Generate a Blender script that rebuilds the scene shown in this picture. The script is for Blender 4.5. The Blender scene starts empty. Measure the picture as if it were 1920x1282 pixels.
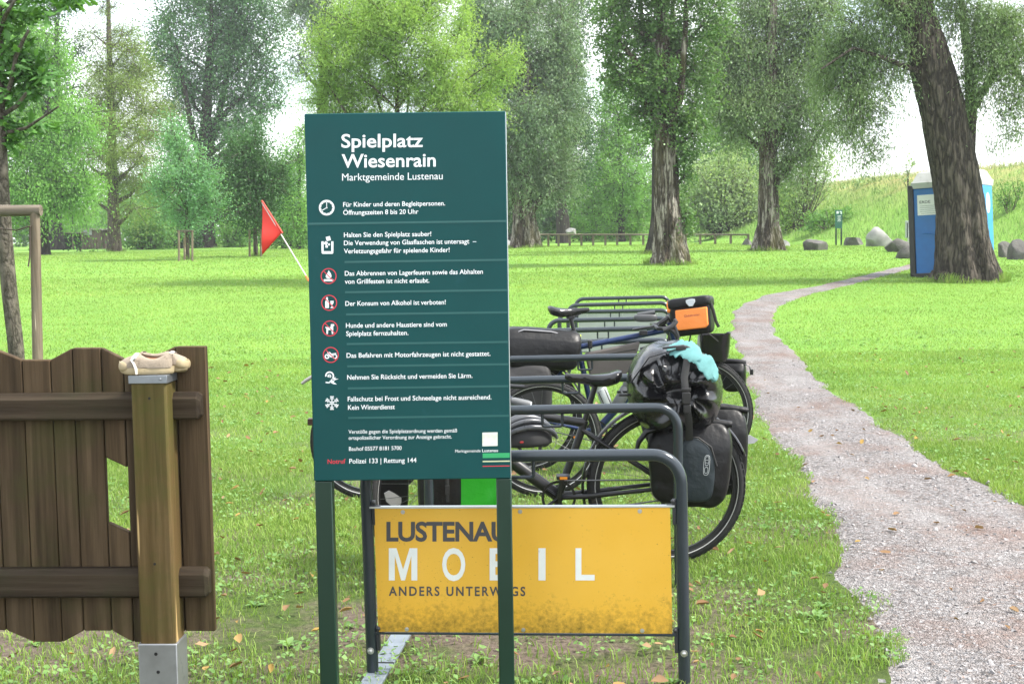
import bpy, math, random
import numpy as np
from mathutils import Matrix, Vector
R = math.radians
C = bpy.context.scene.collection
rng = np.random.default_rng(7)
random.seed(7)
sc = bpy.context.scene

# ---------------------------------------------------------------- camera
FPX, CX, CY = 2500.0, 960.0, 641.0
PITCH, ROLL, EYE = math.atan(206 / 2500), R(0.83), 1.55
_F = np.array([0, math.cos(PITCH), -math.sin(PITCH)])
_U0 = np.array([0, math.sin(PITCH), math.cos(PITCH)])
_R0 = np.array([1.0, 0, 0])
_U = math.cos(ROLL) * _U0 + math.sin(ROLL) * _R0
_R = math.cos(ROLL) * _R0 - math.sin(ROLL) * _U0
cam = bpy.data.cameras.new('camera')
cam.sensor_width = 36
cam.sensor_fit = 'HORIZONTAL'
cam.lens = FPX / 1920 * 36
cam.clip_end = 2000
cam.dof.use_dof = True
cam.dof.focus_distance = 4.5
cam.dof.aperture_fstop = 20
co = bpy.data.objects.new('camera', cam)
C.objects.link(co)
co.matrix_world = Matrix(((_R[0], _U[0], -_F[0], 0), (_R[1], _U[1], -_F[1], 0), (_R[2], _U[2], -_F[2], EYE), (0, 0, 0, 1)))
sc.camera = co

# ---------------------------------------------------------------- light
EXPOSURE = 1.58
SUN_EL, SUN_AZ = 54, 96          # azimuth clockwise from +Y
w = bpy.data.worlds.new('World')
sc.world = w
w.use_nodes = True
nt = w.node_tree
nt.nodes.clear()
def _wn(t, **k):
    n = nt.nodes.new(t)
    for a, b in k.items(): setattr(n, a, b)
    return n
sky = _wn('ShaderNodeTexSky', sky_type='NISHITA', sun_disc=False, sun_elevation=R(SUN_EL), sun_rotation=R(SUN_AZ), air_density=1.0, dust_density=2.0, ozone_density=1.0)
tc = _wn('ShaderNodeTexCoord')
mp = _wn('ShaderNodeMapping'); mp.inputs['Scale'].default_value = (1, 1, 2.6)
ns = _wn('ShaderNodeTexNoise'); ns.inputs['Scale'].default_value = 3.0; ns.inputs['Detail'].default_value = 8; ns.inputs['Roughness'].default_value = .6
cr = _wn('ShaderNodeValToRGB')
cr.color_ramp.elements[0].position = .36; cr.color_ramp.elements[0].color = (.25, .25, .25, 1)
cr.color_ramp.elements[1].position = .55; cr.color_ramp.elements[1].color = (1, 1, 1, 1)
mx = _wn('ShaderNodeMix', data_type='RGBA')
mx.inputs[7].default_value = (6.6, 6.8, 7.0, 1)     # bright cloud deck, in the sky texture's own units
bg = _wn('ShaderNodeBackground'); bg.inputs['Strength'].default_value = .13
wo = _wn('ShaderNodeOutputWorld')
L = nt.links.new
L(tc.outputs['Generated'], mp.inputs['Vector']); L(mp.outputs[0], ns.inputs['Vector']); L(ns.outputs['Fac'], cr.inputs[0])
L(cr.outputs[0], mx.inputs[0]); L(sky.outputs[0], mx.inputs[6]); L(mx.outputs[2], bg.inputs[0]); L(bg.outputs[0], wo.inputs[0])
sl = bpy.data.lights.new('sun', 'SUN')
sl.energy = 3.0; sl.angle = R(6); sl.color = (1, .95, .87)
so = bpy.data.objects.new('sun', sl); C.objects.link(so)
_sd = Vector((math.sin(R(SUN_AZ)) * math.cos(R(SUN_EL)), math.cos(R(SUN_AZ)) * math.cos(R(SUN_EL)), math.sin(R(SUN_EL))))
so.rotation_euler = _sd.to_track_quat('Z', 'Y').to_euler()
sc.view_settings.view_transform = 'Standard'
sc.view_settings.look = 'None'
sc.view_settings.gamma = 1
sc.view_settings.exposure = EXPOSURE
sc.view_settings.use_curve_mapping = False
sc.render.engine = 'CYCLES'
sc.cycles.max_bounces = 6; sc.cycles.diffuse_bounces = 3; sc.cycles.transmission_bounces = 3; sc.cycles.glossy_bounces = 3
sc.cycles.use_denoising = True

# ---------------------------------------------------------------- pixel helpers (photo pixels, 1920 x 1282)
def sstep(a, b, x):
    t = np.clip((x - a) / (b - a), 0, 1)
    return t * t * (3 - 2 * t)
def terrain(x, y):
    x = np.asarray(x, float); y = np.asarray(y, float)
    z = .8 * sstep(10, 50, y)
    base = np.maximum(16 - .194 * (y - 42), 10.5)
    z = z + 3.25 * sstep(0, 9, x - base) * sstep(20, 34, y)
    z = z + .10 * np.exp(-((x - 3.5) / 4) ** 2 - ((y - 56) / 4.5) ** 2)
    return z
def ray(px, py):
    return _F + (px - CX) / FPX * _R - (py - CY) / FPX * _U
def at(px, py, Y):
    d = ray(px, py)
    return Vector((0, 0, EYE)) + Vector(d * (Y / d[1]))
def gp(px, py):
    d = ray(px, py); d = d / d[1]
    ys = np.concatenate([np.linspace(2, 40, 1500), np.linspace(40, 300, 3000)])
    h = EYE + d[2] * ys - terrain(d[0] * ys, ys)
    k = np.argmax(h < 0)
    if h[k] >= 0: k = len(ys) - 1
    t = h[k - 1] / (h[k - 1] - h[k]) if k > 0 else 0
    Y = ys[k - 1] + t * (ys[k] - ys[k - 1])
    return Vector((d[0] * Y, Y, float(terrain(d[0] * Y, Y))))
def mpp(Y): return Y / FPX     # metres per photo pixel at depth Y

# ---------------------------------------------------------------- materials
def srgb(r, g, b):
    f = lambda c: (c / 255 / 12.92) if c / 255 <= .04045 else ((c / 255 + .055) / 1.055) ** 2.4
    return (f(r), f(g), f(b))
class NT:
    def __init__(s, name):
        s.m = bpy.data.materials.new(name); s.m.use_nodes = True
        s.t = s.m.node_tree; s.t.nodes.clear()
        s.out = s.n('ShaderNodeOutputMaterial')
    def n(s, t, **k):
        x = s.t.nodes.new(t)
        for a, b in k.items():
            if a.startswith('i_'): x.inputs[a[2:].replace('_', ' ')].default_value = b
            else: setattr(x, a, b)
        return x
    def l(s, a, b): s.t.links.new(a, b)
    def coord(s, scale=(1, 1, 1), space='Object'):
        c = s.n('ShaderNodeTexCoord'); m = s.n('ShaderNodeMapping'); m.inputs['Scale'].default_value = scale
        s.l(c.outputs[space], m.inputs[0]); return m.outputs[0]
    def geo(s, scale=(1, 1, 1)):
        c = s.n('ShaderNodeNewGeometry'); m = s.n('ShaderNodeMapping'); m.inputs['Scale'].default_value = scale
        s.l(c.outputs['Position'], m.inputs[0]); return m.outputs[0]
    def noise(s, vec, scale, detail=5, rough=.6):
        x = s.n('ShaderNodeTexNoise'); x.inputs['Scale'].default_value = scale; x.inputs['Detail'].default_value = detail; x.inputs['Roughness'].default_value = rough
        s.l(vec, x.inputs['Vector']); return x.outputs['Fac']
    def ramp(s, fac, stops):
        x = s.n('ShaderNodeValToRGB'); e = x.color_ramp.elements
        while len(e) < len(stops): e.new(.5)
        for q, (p, c) in zip(e, stops):
            q.position = p; q.color = (*c, 1) if len(c) == 3 else c
        s.l(fac, x.inputs[0]); return x.outputs[0]
    def mix(s, fac, a, b, blend='MIX'):
        x = s.n('ShaderNodeMix', data_type='RGBA', blend_type=blend)
        for v, i in ((fac, 0), (a, 6), (b, 7)):
            if isinstance(v, (int, float)): x.inputs[i].default_value = v
            elif isinstance(v, tuple): x.inputs[i].default_value = (*v, 1)
            else: s.l(v, x.inputs[i])
        return x.outputs[2]
    def bump(s, h, strength=.3, dist=.01, nrm=None):
        x = s.n('ShaderNodeBump'); x.inputs['Strength'].default_value = strength; x.inputs['Distance'].default_value = dist
        s.l(h, x.inputs['Height'])
        if nrm is not None: s.l(nrm, x.inputs['Normal'])
        return x.outputs[0]
    def bsdf(s, col, rough=.5, metal=0, spec=.5, nrm=None, out=True, coat=0):
        b = s.n('ShaderNodeBsdfPrincipled')
        for v, k in ((col, 'Base Color'), (rough, 'Roughness'), (metal, 'Metallic'), (spec, 'Specular IOR Level'), (coat, 'Coat Weight')):
            if isinstance(v, tuple): b.inputs[k].default_value = (*v, 1)
            elif isinstance(v, (int, float)): b.inputs[k].default_value = v
            else: s.l(v, b.inputs[k])
        if nrm is not None: s.l(nrm, b.inputs['Normal'])
        if out: s.l(b.outputs[0], s.out.inputs[0])
        return b
_mc = {}
def paint(name, col, rough=.45, metal=0, var=.12, scale=6, bump=.05, bscale=60, spec=.5, dirt=None):
    """painted / plastic / metal surface with slight unevenness"""
    if name in _mc: return _mc[name]
    t = NT(name); v = t.coord()
    n1 = t.noise(v, scale, 6)
    c = t.ramp(n1, [(.3, tuple(x * (1 - var) for x in col)), (.7, tuple(min(1, x * (1 + var)) for x in col))])
    if dirt:
        n3 = t.noise(v, dirt[1], 8, .7)
        c = t.mix(t.ramp(n3, [(dirt[2], (0, 0, 0)), (dirt[2] + .12, (1, 1, 1))]), c, dirt[0])
    n2 = t.noise(v, bscale, 4)
    rr = t.ramp(n1, [(.2, (max(0, rough - .08),) * 3), (.8, (min(1, rough + .08),) * 3)])
    t.bsdf(c, rr, metal, spec, t.bump(n2, bump, .004))
    _mc[name] = t.m
    return t.m
def leafmat(name, cols, trans=.35, rough=.5, spec=.35, gain=1.6):
    """leaf colour varies from leaf to leaf; thin leaves let some light through"""
    if name in _mc: return _mc[name]
    t = NT(name); g = t.n('ShaderNodeNewGeometry')
    k = len(cols)
    spec *= .55
    r1 = t.ramp(g.outputs['Random Per Island'], [(i / (k - 1) if k > 1 else 0, tuple((x * .6 + .4 * sum(q[a_] for q in cols) / k) * gain for a_, x in enumerate(c))) for i, c in enumerate(cols)])
    v = t.geo((1, 1, 1)); n1 = t.noise(v, .55, 3)
    c = t.mix(.8, r1, t.ramp(n1, [(.3, (.72, .8, .72)), (.7, (1.25, 1.2, 1.1))]), 'MULTIPLY')
    b = t.bsdf(c, rough, 0, spec, out=False)
    tr = t.n('ShaderNodeBsdfTranslucent'); t.l(t.mix(1.0, c, (1.25, 1.3, .55), 'MULTIPLY'), tr.inputs[0])
    m = t.n('ShaderNodeMixShader'); m.inputs[0].default_value = trans
    t.l(b.outputs[0], m.inputs[1]); t.l(tr.outputs[0], m.inputs[2]); t.l(m.outputs[0], t.out.inputs[0])
    _mc[name] = t.m
    return t.m
def barkmat(name, c0, c1, c2=None, scale=6, strength=.8, moss=None, stretch=.14, dist=.05, patch=None):
    """furrowed bark: long interlocking ridges, dark in the furrows, optional moss in patches"""
    if name in _mc: return _mc[name]
    t = NT(name)
    w1 = t.n('ShaderNodeTexNoise'); w1.inputs['Scale'].default_value = scale * .35; w1.inputs['Detail'].default_value = 3; t.l(t.coord((1, 1, .4)), w1.inputs['Vector'])
    vv = t.mix(.09, t.coord((1, 1, stretch)), w1.outputs['Color'])
    f = t.noise(vv, scale, 3.5, .55)                 # furrows follow the zero lines of a stretched noise: a wandering, interlocking net
    sb_ = t.n('ShaderNodeMath', operation='SUBTRACT'); t.l(f, sb_.inputs[0]); sb_.inputs[1].default_value = .5
    ab = t.n('ShaderNodeMath', operation='ABSOLUTE'); t.l(sb_.outputs[0], ab.inputs[0])
    rdg = t.ramp(ab.outputs[0], [(0, (0, 0, 0)), (.05, (.45, .45, .45)), (.16, (1, 1, 1))])
    n = t.noise(vv, scale * 3.5, 8, .7)
    h = t.mix(.38, rdg, n)
    c = t.ramp(h, [(.16, c0), (.48, c1)] + ([(.80, c2)] if c2 else []))
    if patch:
        n3 = t.noise(t.coord((1, 1, .16)), 4.5, 8, .68)
        c = t.mix(t.ramp(n3, [(.49, (0, 0, 0)), (.55, (1, 1, 1))]), c, t.ramp(h, [(.25, patch[0]), (.6, patch[1])]))
    if moss:
        n2 = t.noise(t.coord((1, 1, .4)), 1.6, 7, .7)
        c = t.mix(t.ramp(n2, [(.5, (0, 0, 0)), (.62, (.85, .85, .85))]), c, moss)
    t.bsdf(c, .85, 0, .25, t.bump(h, strength, dist))
    _mc[name] = t.m
    return t.m

# ---------------------------------------------------------------- objects
def tag(o, label=None, cat=None, group=None, kind=None):
    if label: o['label'] = label
    if cat: o['category'] = cat
    if group: o['group'] = group
    if kind: o['kind'] = kind
    return o
def empty(name, loc, rz=0, label=None, cat=None, group=None):
    o = bpy.data.objects.new(name, None); C.objects.link(o)
    o.empty_display_size = .1
    o.location = loc; o.rotation_euler = (0, 0, rz)
    return tag(o, label, cat, group)
def copy_tree(o, parent=None):
    c = o.copy(); C.objects.link(c); c.parent = parent
    for ch in list(o.children): copy_tree(ch, c)
    return c
def fast_mesh(name, V, nper):
    """faces of nper own vertices each"""
    V = np.asarray(V, np.float32).reshape(-1, 3); n = len(V) // nper
    me = bpy.data.meshes.new(name)
    me.vertices.add(len(V)); me.vertices.foreach_set('co', V.ravel())
    me.loops.add(n * nper); me.loops.foreach_set('vertex_index', np.arange(n * nper, dtype=np.int32))
    me.polygons.add(n); me.polygons.foreach_set('loop_start', np.arange(n, dtype=np.int32) * nper)
    me.update(calc_edges=True)
    return me
def inst_mesh(name, groups):
    """groups of (points n x k x 3, faces over the k points): n little islands each"""
    Vs = []; li = []; lt = []; off = 0
    for V, T in groups:
        V = np.asarray(V, np.float32); n, k = V.shape[:2]
        if n == 0: continue
        Vs.append(V.reshape(-1, 3))
        flat = np.array([i for f in T for i in f], np.int32)
        li.append((np.arange(n, dtype=np.int32)[:, None] * k + flat[None, :] + off).ravel())
        lt.append(np.tile(np.array([len(f) for f in T], np.int32), n)); off += n * k
    V = np.concatenate(Vs); li = np.concatenate(li); lt = np.concatenate(lt)
    me = bpy.data.meshes.new(name)
    me.vertices.add(len(V)); me.vertices.foreach_set('co', V.ravel())
    me.loops.add(len(li)); me.loops.foreach_set('vertex_index', li)
    me.polygons.add(len(lt)); me.polygons.foreach_set('loop_start', np.r_[0, np.cumsum(lt)[:-1]].astype(np.int32))
    me.update(calc_edges=True)
    return me
def link(name, me, mats, parent=None, loc=None):
    o = bpy.data.objects.new(name, me); C.objects.link(o)
    for m in (mats if isinstance(mats, (list, tuple)) else [mats]): me.materials.append(m)
    if parent: o.parent = parent
    if loc is not None: o.location = loc
    return o
def snoise(P, s, seed=0):
    """cheap smooth noise in -1..1 from summed sines"""
    r = np.random.default_rng(seed); P = np.asarray(P, float); out = np.zeros(len(P)); amp = 1; tot = 0
    for k in range(4):
        for _ in range(3):
            d = r.normal(size=3); d /= np.linalg.norm(d)
            out += amp * np.sin((P @ d) * s * 6.28 + r.uniform(0, 6.28)); tot += amp * .8
        s *= 2; amp *= .55
    return np.clip(out / tot, -1, 1)
class MB:
    def __init__(s): s.v = []; s.f = []; s.mi = []; s.n = 0
    def add(s, V, F, mat=0):
        V = np.asarray(V, float)
        s.v.append(V); s.f += [[i + s.n for i in f] for f in F]; s.mi += [mat] * len(F); s.n += len(V); return s
    def box(s, c, size, rot=None, mat=0):
        V = np.array([(x, y, z) for x in (-.5, .5) for y in (-.5, .5) for z in (-.5, .5)]) * np.array(size)
        if rot is not None: V = V @ np.array(rot.to_3x3()).T
        return s.add(V + np.array(c), [(0, 1, 3, 2), (4, 6, 7, 5), (0, 4, 5, 1), (2, 3, 7, 6), (0, 2, 6, 4), (1, 5, 7, 3)], mat)
    def tube(s, pts, r, n=10, cap=True, mat=0, flat=1, closed=False):
        P = [Vector(p) for p in pts]; k = len(P)
        rr = [r] * k if np.isscalar(r) else list(r)
        V = []; prev = None
        for i in range(k):
            if closed: t = (P[(i + 1) % k] - P[i - 1]).normalized()
            else: t = (P[min(i + 1, k - 1)] - P[max(i - 1, 0)]).normalized()
            if prev is None:
                a = Vector((0, 0, 1)) if abs(t.z) < .9 else Vector((0, 1, 0))
                u = t.cross(a).normalized()
            else:
                u = (prev - t * prev.dot(t)).normalized()
            prev = u; b = t.cross(u)
            for j in range(n):
                an = 2 * math.pi * j / n
                V.append(P[i] + u * (math.cos(an) * rr[i]) + b * (math.sin(an) * rr[i] * flat))
        F = []
        for i in range(k if closed else k - 1):
            i2 = (i + 1) % k
            for j in range(n):
                F.append((i * n + j, i * n + (j + 1) % n, i2 * n + (j + 1) % n, i2 * n + j))
        if cap and not closed: F += [tuple(range(n))[::-1], tuple((k - 1) * n + j for j in range(n))]
        return s.add([tuple(v) for v in V], F, mat)
    def lathe(s, prof, n=24, M=None, mat=0, closed=False):
        V = []; k = len(prof)
        for (r, z) in prof:
            for j in range(n):
                a = 2 * math.pi * j / n; V.append((r * math.cos(a), r * math.sin(a), z))
        V = np.array(V)
        if M is not None: V = V @ np.array(M.to_3x3()).T + np.array(M.to_translation())
        F = []
        for i in range(k if closed else k - 1):
            i2 = (i + 1) % k
            for j in range(n): F.append((i * n + j, i * n + (j + 1) % n, i2 * n + (j + 1) % n, i2 * n + j))
        if not closed:
            F += [tuple(range(n))[::-1], tuple((k - 1) * n + j for j in range(n))]
        return s.add(V, F, mat)
    def prism(s, poly, y0, y1, M=None, mat=0):
        """polygon in the xz plane (counter-clockwise seen from -y) pulled from y0 to y1"""
        k = len(poly); V = [(x, y0, z) for x, z in poly] + [(x, y1, z) for x, z in poly]
        V = np.array(V, float)
        if M is not None: V = V @ np.array(M.to_3x3()).T + np.array(M.to_translation())
        return s.add(V, [tuple(range(k)), tuple(range(k, 2 * k))[::-1]] + [(i, i + k, (i + 1) % k + k, (i + 1) % k) for i in range(k)], mat)
    def blob(s, c, size, e=1.0, nu=32, nv=20, fn=None, M=None, mat=0):
        """rounded box / ellipsoid; e < 1 squares it off; fn bends the points"""
        V = []; sp = lambda x, p: math.copysign(abs(x) ** p, x)
        for i in range(nv + 1):
            ph = -math.pi / 2 + math.pi * i / nv
            for j in range(nu):
                th = 2 * math.pi * j / nu
                V.append((sp(math.cos(ph), e) * sp(math.cos(th), e) * size[0] / 2, sp(math.cos(ph), e) * sp(math.sin(th), e) * size[1] / 2, sp(math.sin(ph), e) * size[2] / 2))
        V = np.array(V)
        if fn is not None: V = fn(V)
        if M is not None: V = V @ np.array(M.to_3x3()).T + np.array(M.to_translation())
        F = [(i * nu + j, i * nu + (j + 1) % nu, (i + 1) * nu + (j + 1) % nu, (i + 1) * nu + j) for i in range(nv) for j in range(nu)]
        return s.add(V + np.array(c), F, mat)
    def build(s, name, mats, parent=None, loc=None, smooth=38, bevel=0, seg=2):
        me = bpy.data.meshes.new(name)
        me.from_pydata(np.concatenate(s.v).tolist(), [], s.f)
        me.polygons.foreach_set('material_index', s.mi)
        o = link(name, me, mats, parent, loc)
        if smooth:
            me.polygons.foreach_set('use_smooth', [True] * len(me.polygons))
            me.set_sharp_from_angle(angle=R(smooth))
        me.update()
        if bevel:
            b = o.modifiers.new('bevel', 'BEVEL'); b.width = bevel; b.segments = seg; b.limit_method = 'ANGLE'; b.angle_limit = R(40); b.harden_normals = False
        return o
_tx = {}
def glyphs(txt, bold=0.0, space=1.0):
    """outline of a line of text as (points, faces) at size 1, plus the capital height"""
    key = (txt, bold, space)
    if key not in _tx:
        cu = bpy.data.curves.new('t', 'FONT'); cu.body = txt; cu.size = 1; cu.offset = bold; cu.resolution_u = 4; cu.space_character = space
        o = bpy.data.objects.new('t', cu); C.objects.link(o)
        dg = bpy.context.evaluated_depsgraph_get(); dg.update()
        me = bpy.data.meshes.new_from_object(o.evaluated_get(dg))
        V = np.array([v.co[:] for v in me.vertices]) if len(me.vertices) else np.zeros((0, 3)); F = [tuple(p.vertices) for p in me.polygons]
        bpy.data.objects.remove(o); bpy.data.curves.remove(cu); bpy.data.meshes.remove(me)
        _tx[key] = (V, F)
    return _tx[key]
def text(mb, txt, x0, x1, base, cap, fmap, bold=0.0, space=1.0, mat=0):
    """letters between x0 and x1 on the line base (a number or (left, right)), capitals cap high; fmap takes (u, v) to a point"""
    V, F = glyphs(txt, bold, space)
    H, _ = glyphs('H', bold)
    a, b = V[:, 0].min(), V[:, 0].max(); ch = H[:, 1].max() - H[:, 1].min()
    b0, b1 = base if isinstance(base, tuple) else (base, base)
    t = (V[:, 0] - a) / (b - a)
    U = x0 + t * (x1 - x0)
    W = b0 + t * (b1 - b0) - (V[:, 1] - H[:, 1].min()) / ch * cap
    mb.add([tuple(fmap(u, q)) for u, q in zip(U, W)], F, mat)
# ================================================================ the setting: ground, path, grass
def grid_mesh(xs, ys, zf):
    X, Y = np.meshgrid(xs, ys); Z = zf(X, Y)
    V = np.stack([X, Y, Z], -1).reshape(-1, 3); nx = len(xs); ny = len(ys)
    I = np.arange(nx * ny).reshape(ny, nx)
    F = np.stack([I[:-1, :-1], I[:-1, 1:], I[1:, 1:], I[1:, :-1]], -1).reshape(-1, 4)
    return V, F
def ground_material():
    t = NT('meadow soil and turf')
    v = t.geo()
    big = t.noise(v, .22, 4); mid = t.noise(v, 1.3, 6, .65); fine = t.noise(v, 38, 5, .7); str_ = t.noise(t.geo((1, .35, 1)), 9, 6, .7)
    turf = t.ramp(fine, [(.3, (.08, .17, .025)), (.5, (.14, .28, .045)), (.72, (.21, .36, .08))])
    turf = t.mix(.6, turf, t.ramp(big, [(.35, (.82, .9, .8)), (.65, (1.18, 1.08, 1.0))]), 'MULTIPLY')
    turf = t.mix(.5, turf, t.ramp(str_, [(.3, (.8, .85, .7)), (.7, (1.2, 1.12, 1.2))]), 'MULTIPLY')
    soil = t.ramp(fine, [(.3, (.06, .046, .034)), (.7, (.19, .15, .12))])
    # bare soil shows between the tufts close to the racks and the path only
    sx = t.n('ShaderNodeSeparateXYZ'); t.l(v, sx.inputs[0])
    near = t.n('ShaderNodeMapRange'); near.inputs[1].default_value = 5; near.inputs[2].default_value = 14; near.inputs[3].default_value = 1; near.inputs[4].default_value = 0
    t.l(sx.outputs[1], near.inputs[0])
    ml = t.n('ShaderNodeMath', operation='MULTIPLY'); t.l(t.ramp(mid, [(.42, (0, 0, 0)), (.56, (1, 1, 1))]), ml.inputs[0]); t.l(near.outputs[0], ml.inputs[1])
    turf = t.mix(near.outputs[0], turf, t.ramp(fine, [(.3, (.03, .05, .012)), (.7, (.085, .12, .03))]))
    c = t.mix(ml.outputs[0], turf, soil)
    # dry straw colour on the embankment's upper slope
    dk = t.n('ShaderNodeMapRange'); dk.inputs[1].default_value = 2.2; dk.inputs[2].default_value = 3.8; t.l(sx.outputs[2], dk.inputs[0])
    ml2 = t.n('ShaderNodeMath', operation='MULTIPLY'); t.l(dk.outputs[0], ml2.inputs[0]); t.l(t.ramp(t.noise(t.geo((1, 1, 2)), .5, 6, .7), [(.35, (.15, .15, .15)), (.6, (1, 1, 1))]), ml2.inputs[1])
    c = t.mix(ml2.outputs[0], c, (.34, .29, .12))
    t.bsdf(c, .9, 0, .15, t.bump(fine, .7, .05))
    return t.m
def gravel_material():
    t = NT('crushed gravel')
    v = t.geo()
    vo = t.n('ShaderNodeTexVoronoi'); vo.inputs['Scale'].default_value = 58; vo.inputs['Randomness'].default_value = 1
    wob = t.n('ShaderNodeTexNoise'); wob.inputs['Scale'].default_value = 30; t.l(v, wob.inputs['Vector'])
    t.l(t.mix(.025, v, wob.outputs['Color']), vo.inputs['Vector'])
    vo2 = t.n('ShaderNodeTexVoronoi'); vo2.inputs['Scale'].default_value = 135; t.l(v, vo2.inputs['Vector'])
    bw = t.n('ShaderNodeSeparateColor'); t.l(vo.outputs['Color'], bw.inputs[0])
    stone = t.ramp(bw.outputs[0], [(0, (.10, .095, .095)), (.3, (.20, .195, .2)), (.55, (.33, .315, .315)), (.8, (.48, .465, .47)), (1, (.24, .17, .14))])
    bw2 = t.n('ShaderNodeSeparateColor'); t.l(vo2.outputs['Color'], bw2.inputs[0])
    grit = t.ramp(bw2.outputs[1], [(0, (.22, .20, .20)), (.6, (.33, .315, .315)), (1, (.46, .445, .45))])
    c = t.mix(t.ramp(bw.outputs[2], [(.45, (0, 0, 0)), (.5, (1, 1, 1))]), stone, grit)
    big = t.noise(v, .55, 5); red = t.noise(v, 1.1, 5, .65)
    c = t.mix(t.ramp(red, [(.48, (0, 0, 0)), (.64, (.7, .7, .7))]), c, (.25, .15, .115))
    c = t.mix(.5, c, t.ramp(big, [(.35, (.66, .65, .64)), (.7, (1.0, .99, .98))]), 'MULTIPLY')
    c = t.mix(t.ramp(vo.outputs['Distance'], [(.35, (0, 0, 0)), (.75, (.75, .75, .75))]), c, (.13, .11, .10))
    dust = t.noise(t.geo((1, .28, 1)), 2.6, 6, .62); c = t.mix(t.ramp(dust, [(.46, (0, 0, 0)), (.68, (.5, .5, .5))]), c, (.37, .355, .35))
    damp = t.noise(v, .9, 6, .7); c = t.mix(t.ramp(damp, [(.56, (0, 0, 0)), (.70, (.45, .45, .45))]), c, (.14, .125, .115))
    h = t.mix(.5, vo.outputs['Distance'], vo2.outputs['Distance'])
    t.bsdf(c, .88, 0, .25, t.bump(h, 1.0, -.03))
    return t.m
xs = np.unique(np.concatenate([np.linspace(-160, -40, 25), np.linspace(-40, -14, 53), np.linspace(-14, 16, 101), np.linspace(16, 60, 111), np.linspace(60, 160, 26)]))
ys = np.unique(np.concatenate([np.linspace(-8, 0, 9), np.linspace(0, 30, 91), np.linspace(30, 100, 141), np.linspace(100, 240, 36)]))
GV, GF = grid_mesh(xs, ys, terrain)
me = bpy.data.meshes.new('ground'); me.from_pydata(GV.tolist(), [], GF.tolist()); me.polygons.foreach_set('use_smooth', [True] * len(me.polygons))
tag(link('ground', me, ground_material()), kind='structure')

# gravel path (left edge, right edge) in photo pixels, near to far
PL = [(1660, 1500), (1650, 1380), (1632, 1282), (1608, 1180), (1574, 1060), (1556, 985), (1522, 925), (1468, 850), (1430, 790), (1402, 735), (1392, 690), (1372, 640), (1368, 600), (1385, 572), (1440, 552), (1530, 537), (1620, 516), (1690, 499), (1750, 487)]
PR = [(3300, 1500), (2750, 1330), (2400, 1200), (2150, 1080), (2000, 975), (1880, 915), (1770, 868), (1668, 812), (1600, 760), (1540, 712), (1500, 672), (1462, 632), (1446, 602), (1462, 574), (1515, 553), (1580, 538), (1655, 519), (1715, 503), (1765, 490)]
def resample(P, n):
    P = np.array(P); d = np.r_[0, np.cumsum(np.linalg.norm(np.diff(P, axis=0), axis=1))]
    return P
pl = np.array([gp(*p)[:2] for p in PL]); pr = np.array([gp(*p)[:2] for p in PR])
tt = np.linspace(0, len(PL) - 1, 420); k = np.arange(len(PL))
sm = lambda A: np.stack([np.interp(tt, k, A[:, 0]), np.interp(tt, k, A[:, 1])], 1)
pl, pr = sm(pl), sm(pr)
ker = np.ones(15) / 15
for A in (pl, pr):
    for c_ in (0, 1):
        A[7:-7, c_] = np.convolve(A[:, c_], ker, 'valid')
wob = lambda s: snoise(np.c_[np.cumsum(np.r_[0, np.linalg.norm(np.diff(pl, axis=0), axis=1)]), np.zeros(len(pl)), np.zeros(len(pl))], .7, s)
wid = np.linalg.norm(pr - pl, axis=1)
nrm = (pr - pl) / wid[:, None]
pl = pl + nrm * (wob(1) * np.minimum(.13, wid * .12))[:, None]; pr = pr + nrm * (wob(2) * np.minimum(.13, wid * .12))[:, None]
nc = 14; Vp = []
for i in range(len(pl)):
    for j in range(nc + 1):
        q = pl[i] * (1 - j / nc) + pr[i] * j / nc
        Vp.append((q[0], q[1], float(terrain(*q)) + .012 - (.016 if j in (0, nc) else 0)))
Fp = [(i * (nc + 1) + j, i * (nc + 1) + j + 1, (i + 1) * (nc + 1) + j + 1, (i + 1) * (nc + 1) + j) for i in range(len(pl) - 1) for j in range(nc)]
me = bpy.data.meshes.new('path'); me.from_pydata(Vp, [], Fp); me.polygons.foreach_set('use_smooth', [True] * len(me.polygons))
tag(link('path', me, gravel_material()), kind='structure')
PPOLY = np.concatenate([pl, pr[::-1]])
_arc = np.cumsum(np.r_[0, np.linalg.norm(np.diff(pl, axis=0), axis=1)])
_in = lambda s: np.clip(.04 + .13 * snoise(np.c_[_arc, _arc * 0, _arc * 0], 1.3, s) + .12 * snoise(np.c_[_arc, _arc * 0, _arc * 0], 4.5, s + 1), -.08, .4) * np.minimum(1, wid / 1.5)
PIN = np.concatenate([pl + nrm * _in(5)[:, None], (pr - nrm * _in(8)[:, None])[::-1]])      # turf creeps in over the edges
def in_path(x, y, PPOLY=PPOLY):
    inside = np.zeros(len(x), bool); n = len(PPOLY); j = n - 1
    for i in range(n):
        xi, yi = PPOLY[i]; xj, yj = PPOLY[j]
        c_ = ((yi > y) != (yj > y)) & (x < (xj - xi) * (y - yi) / (yj - yi + 1e-12) + xi)
        inside ^= c_; j = i
    return inside

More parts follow.
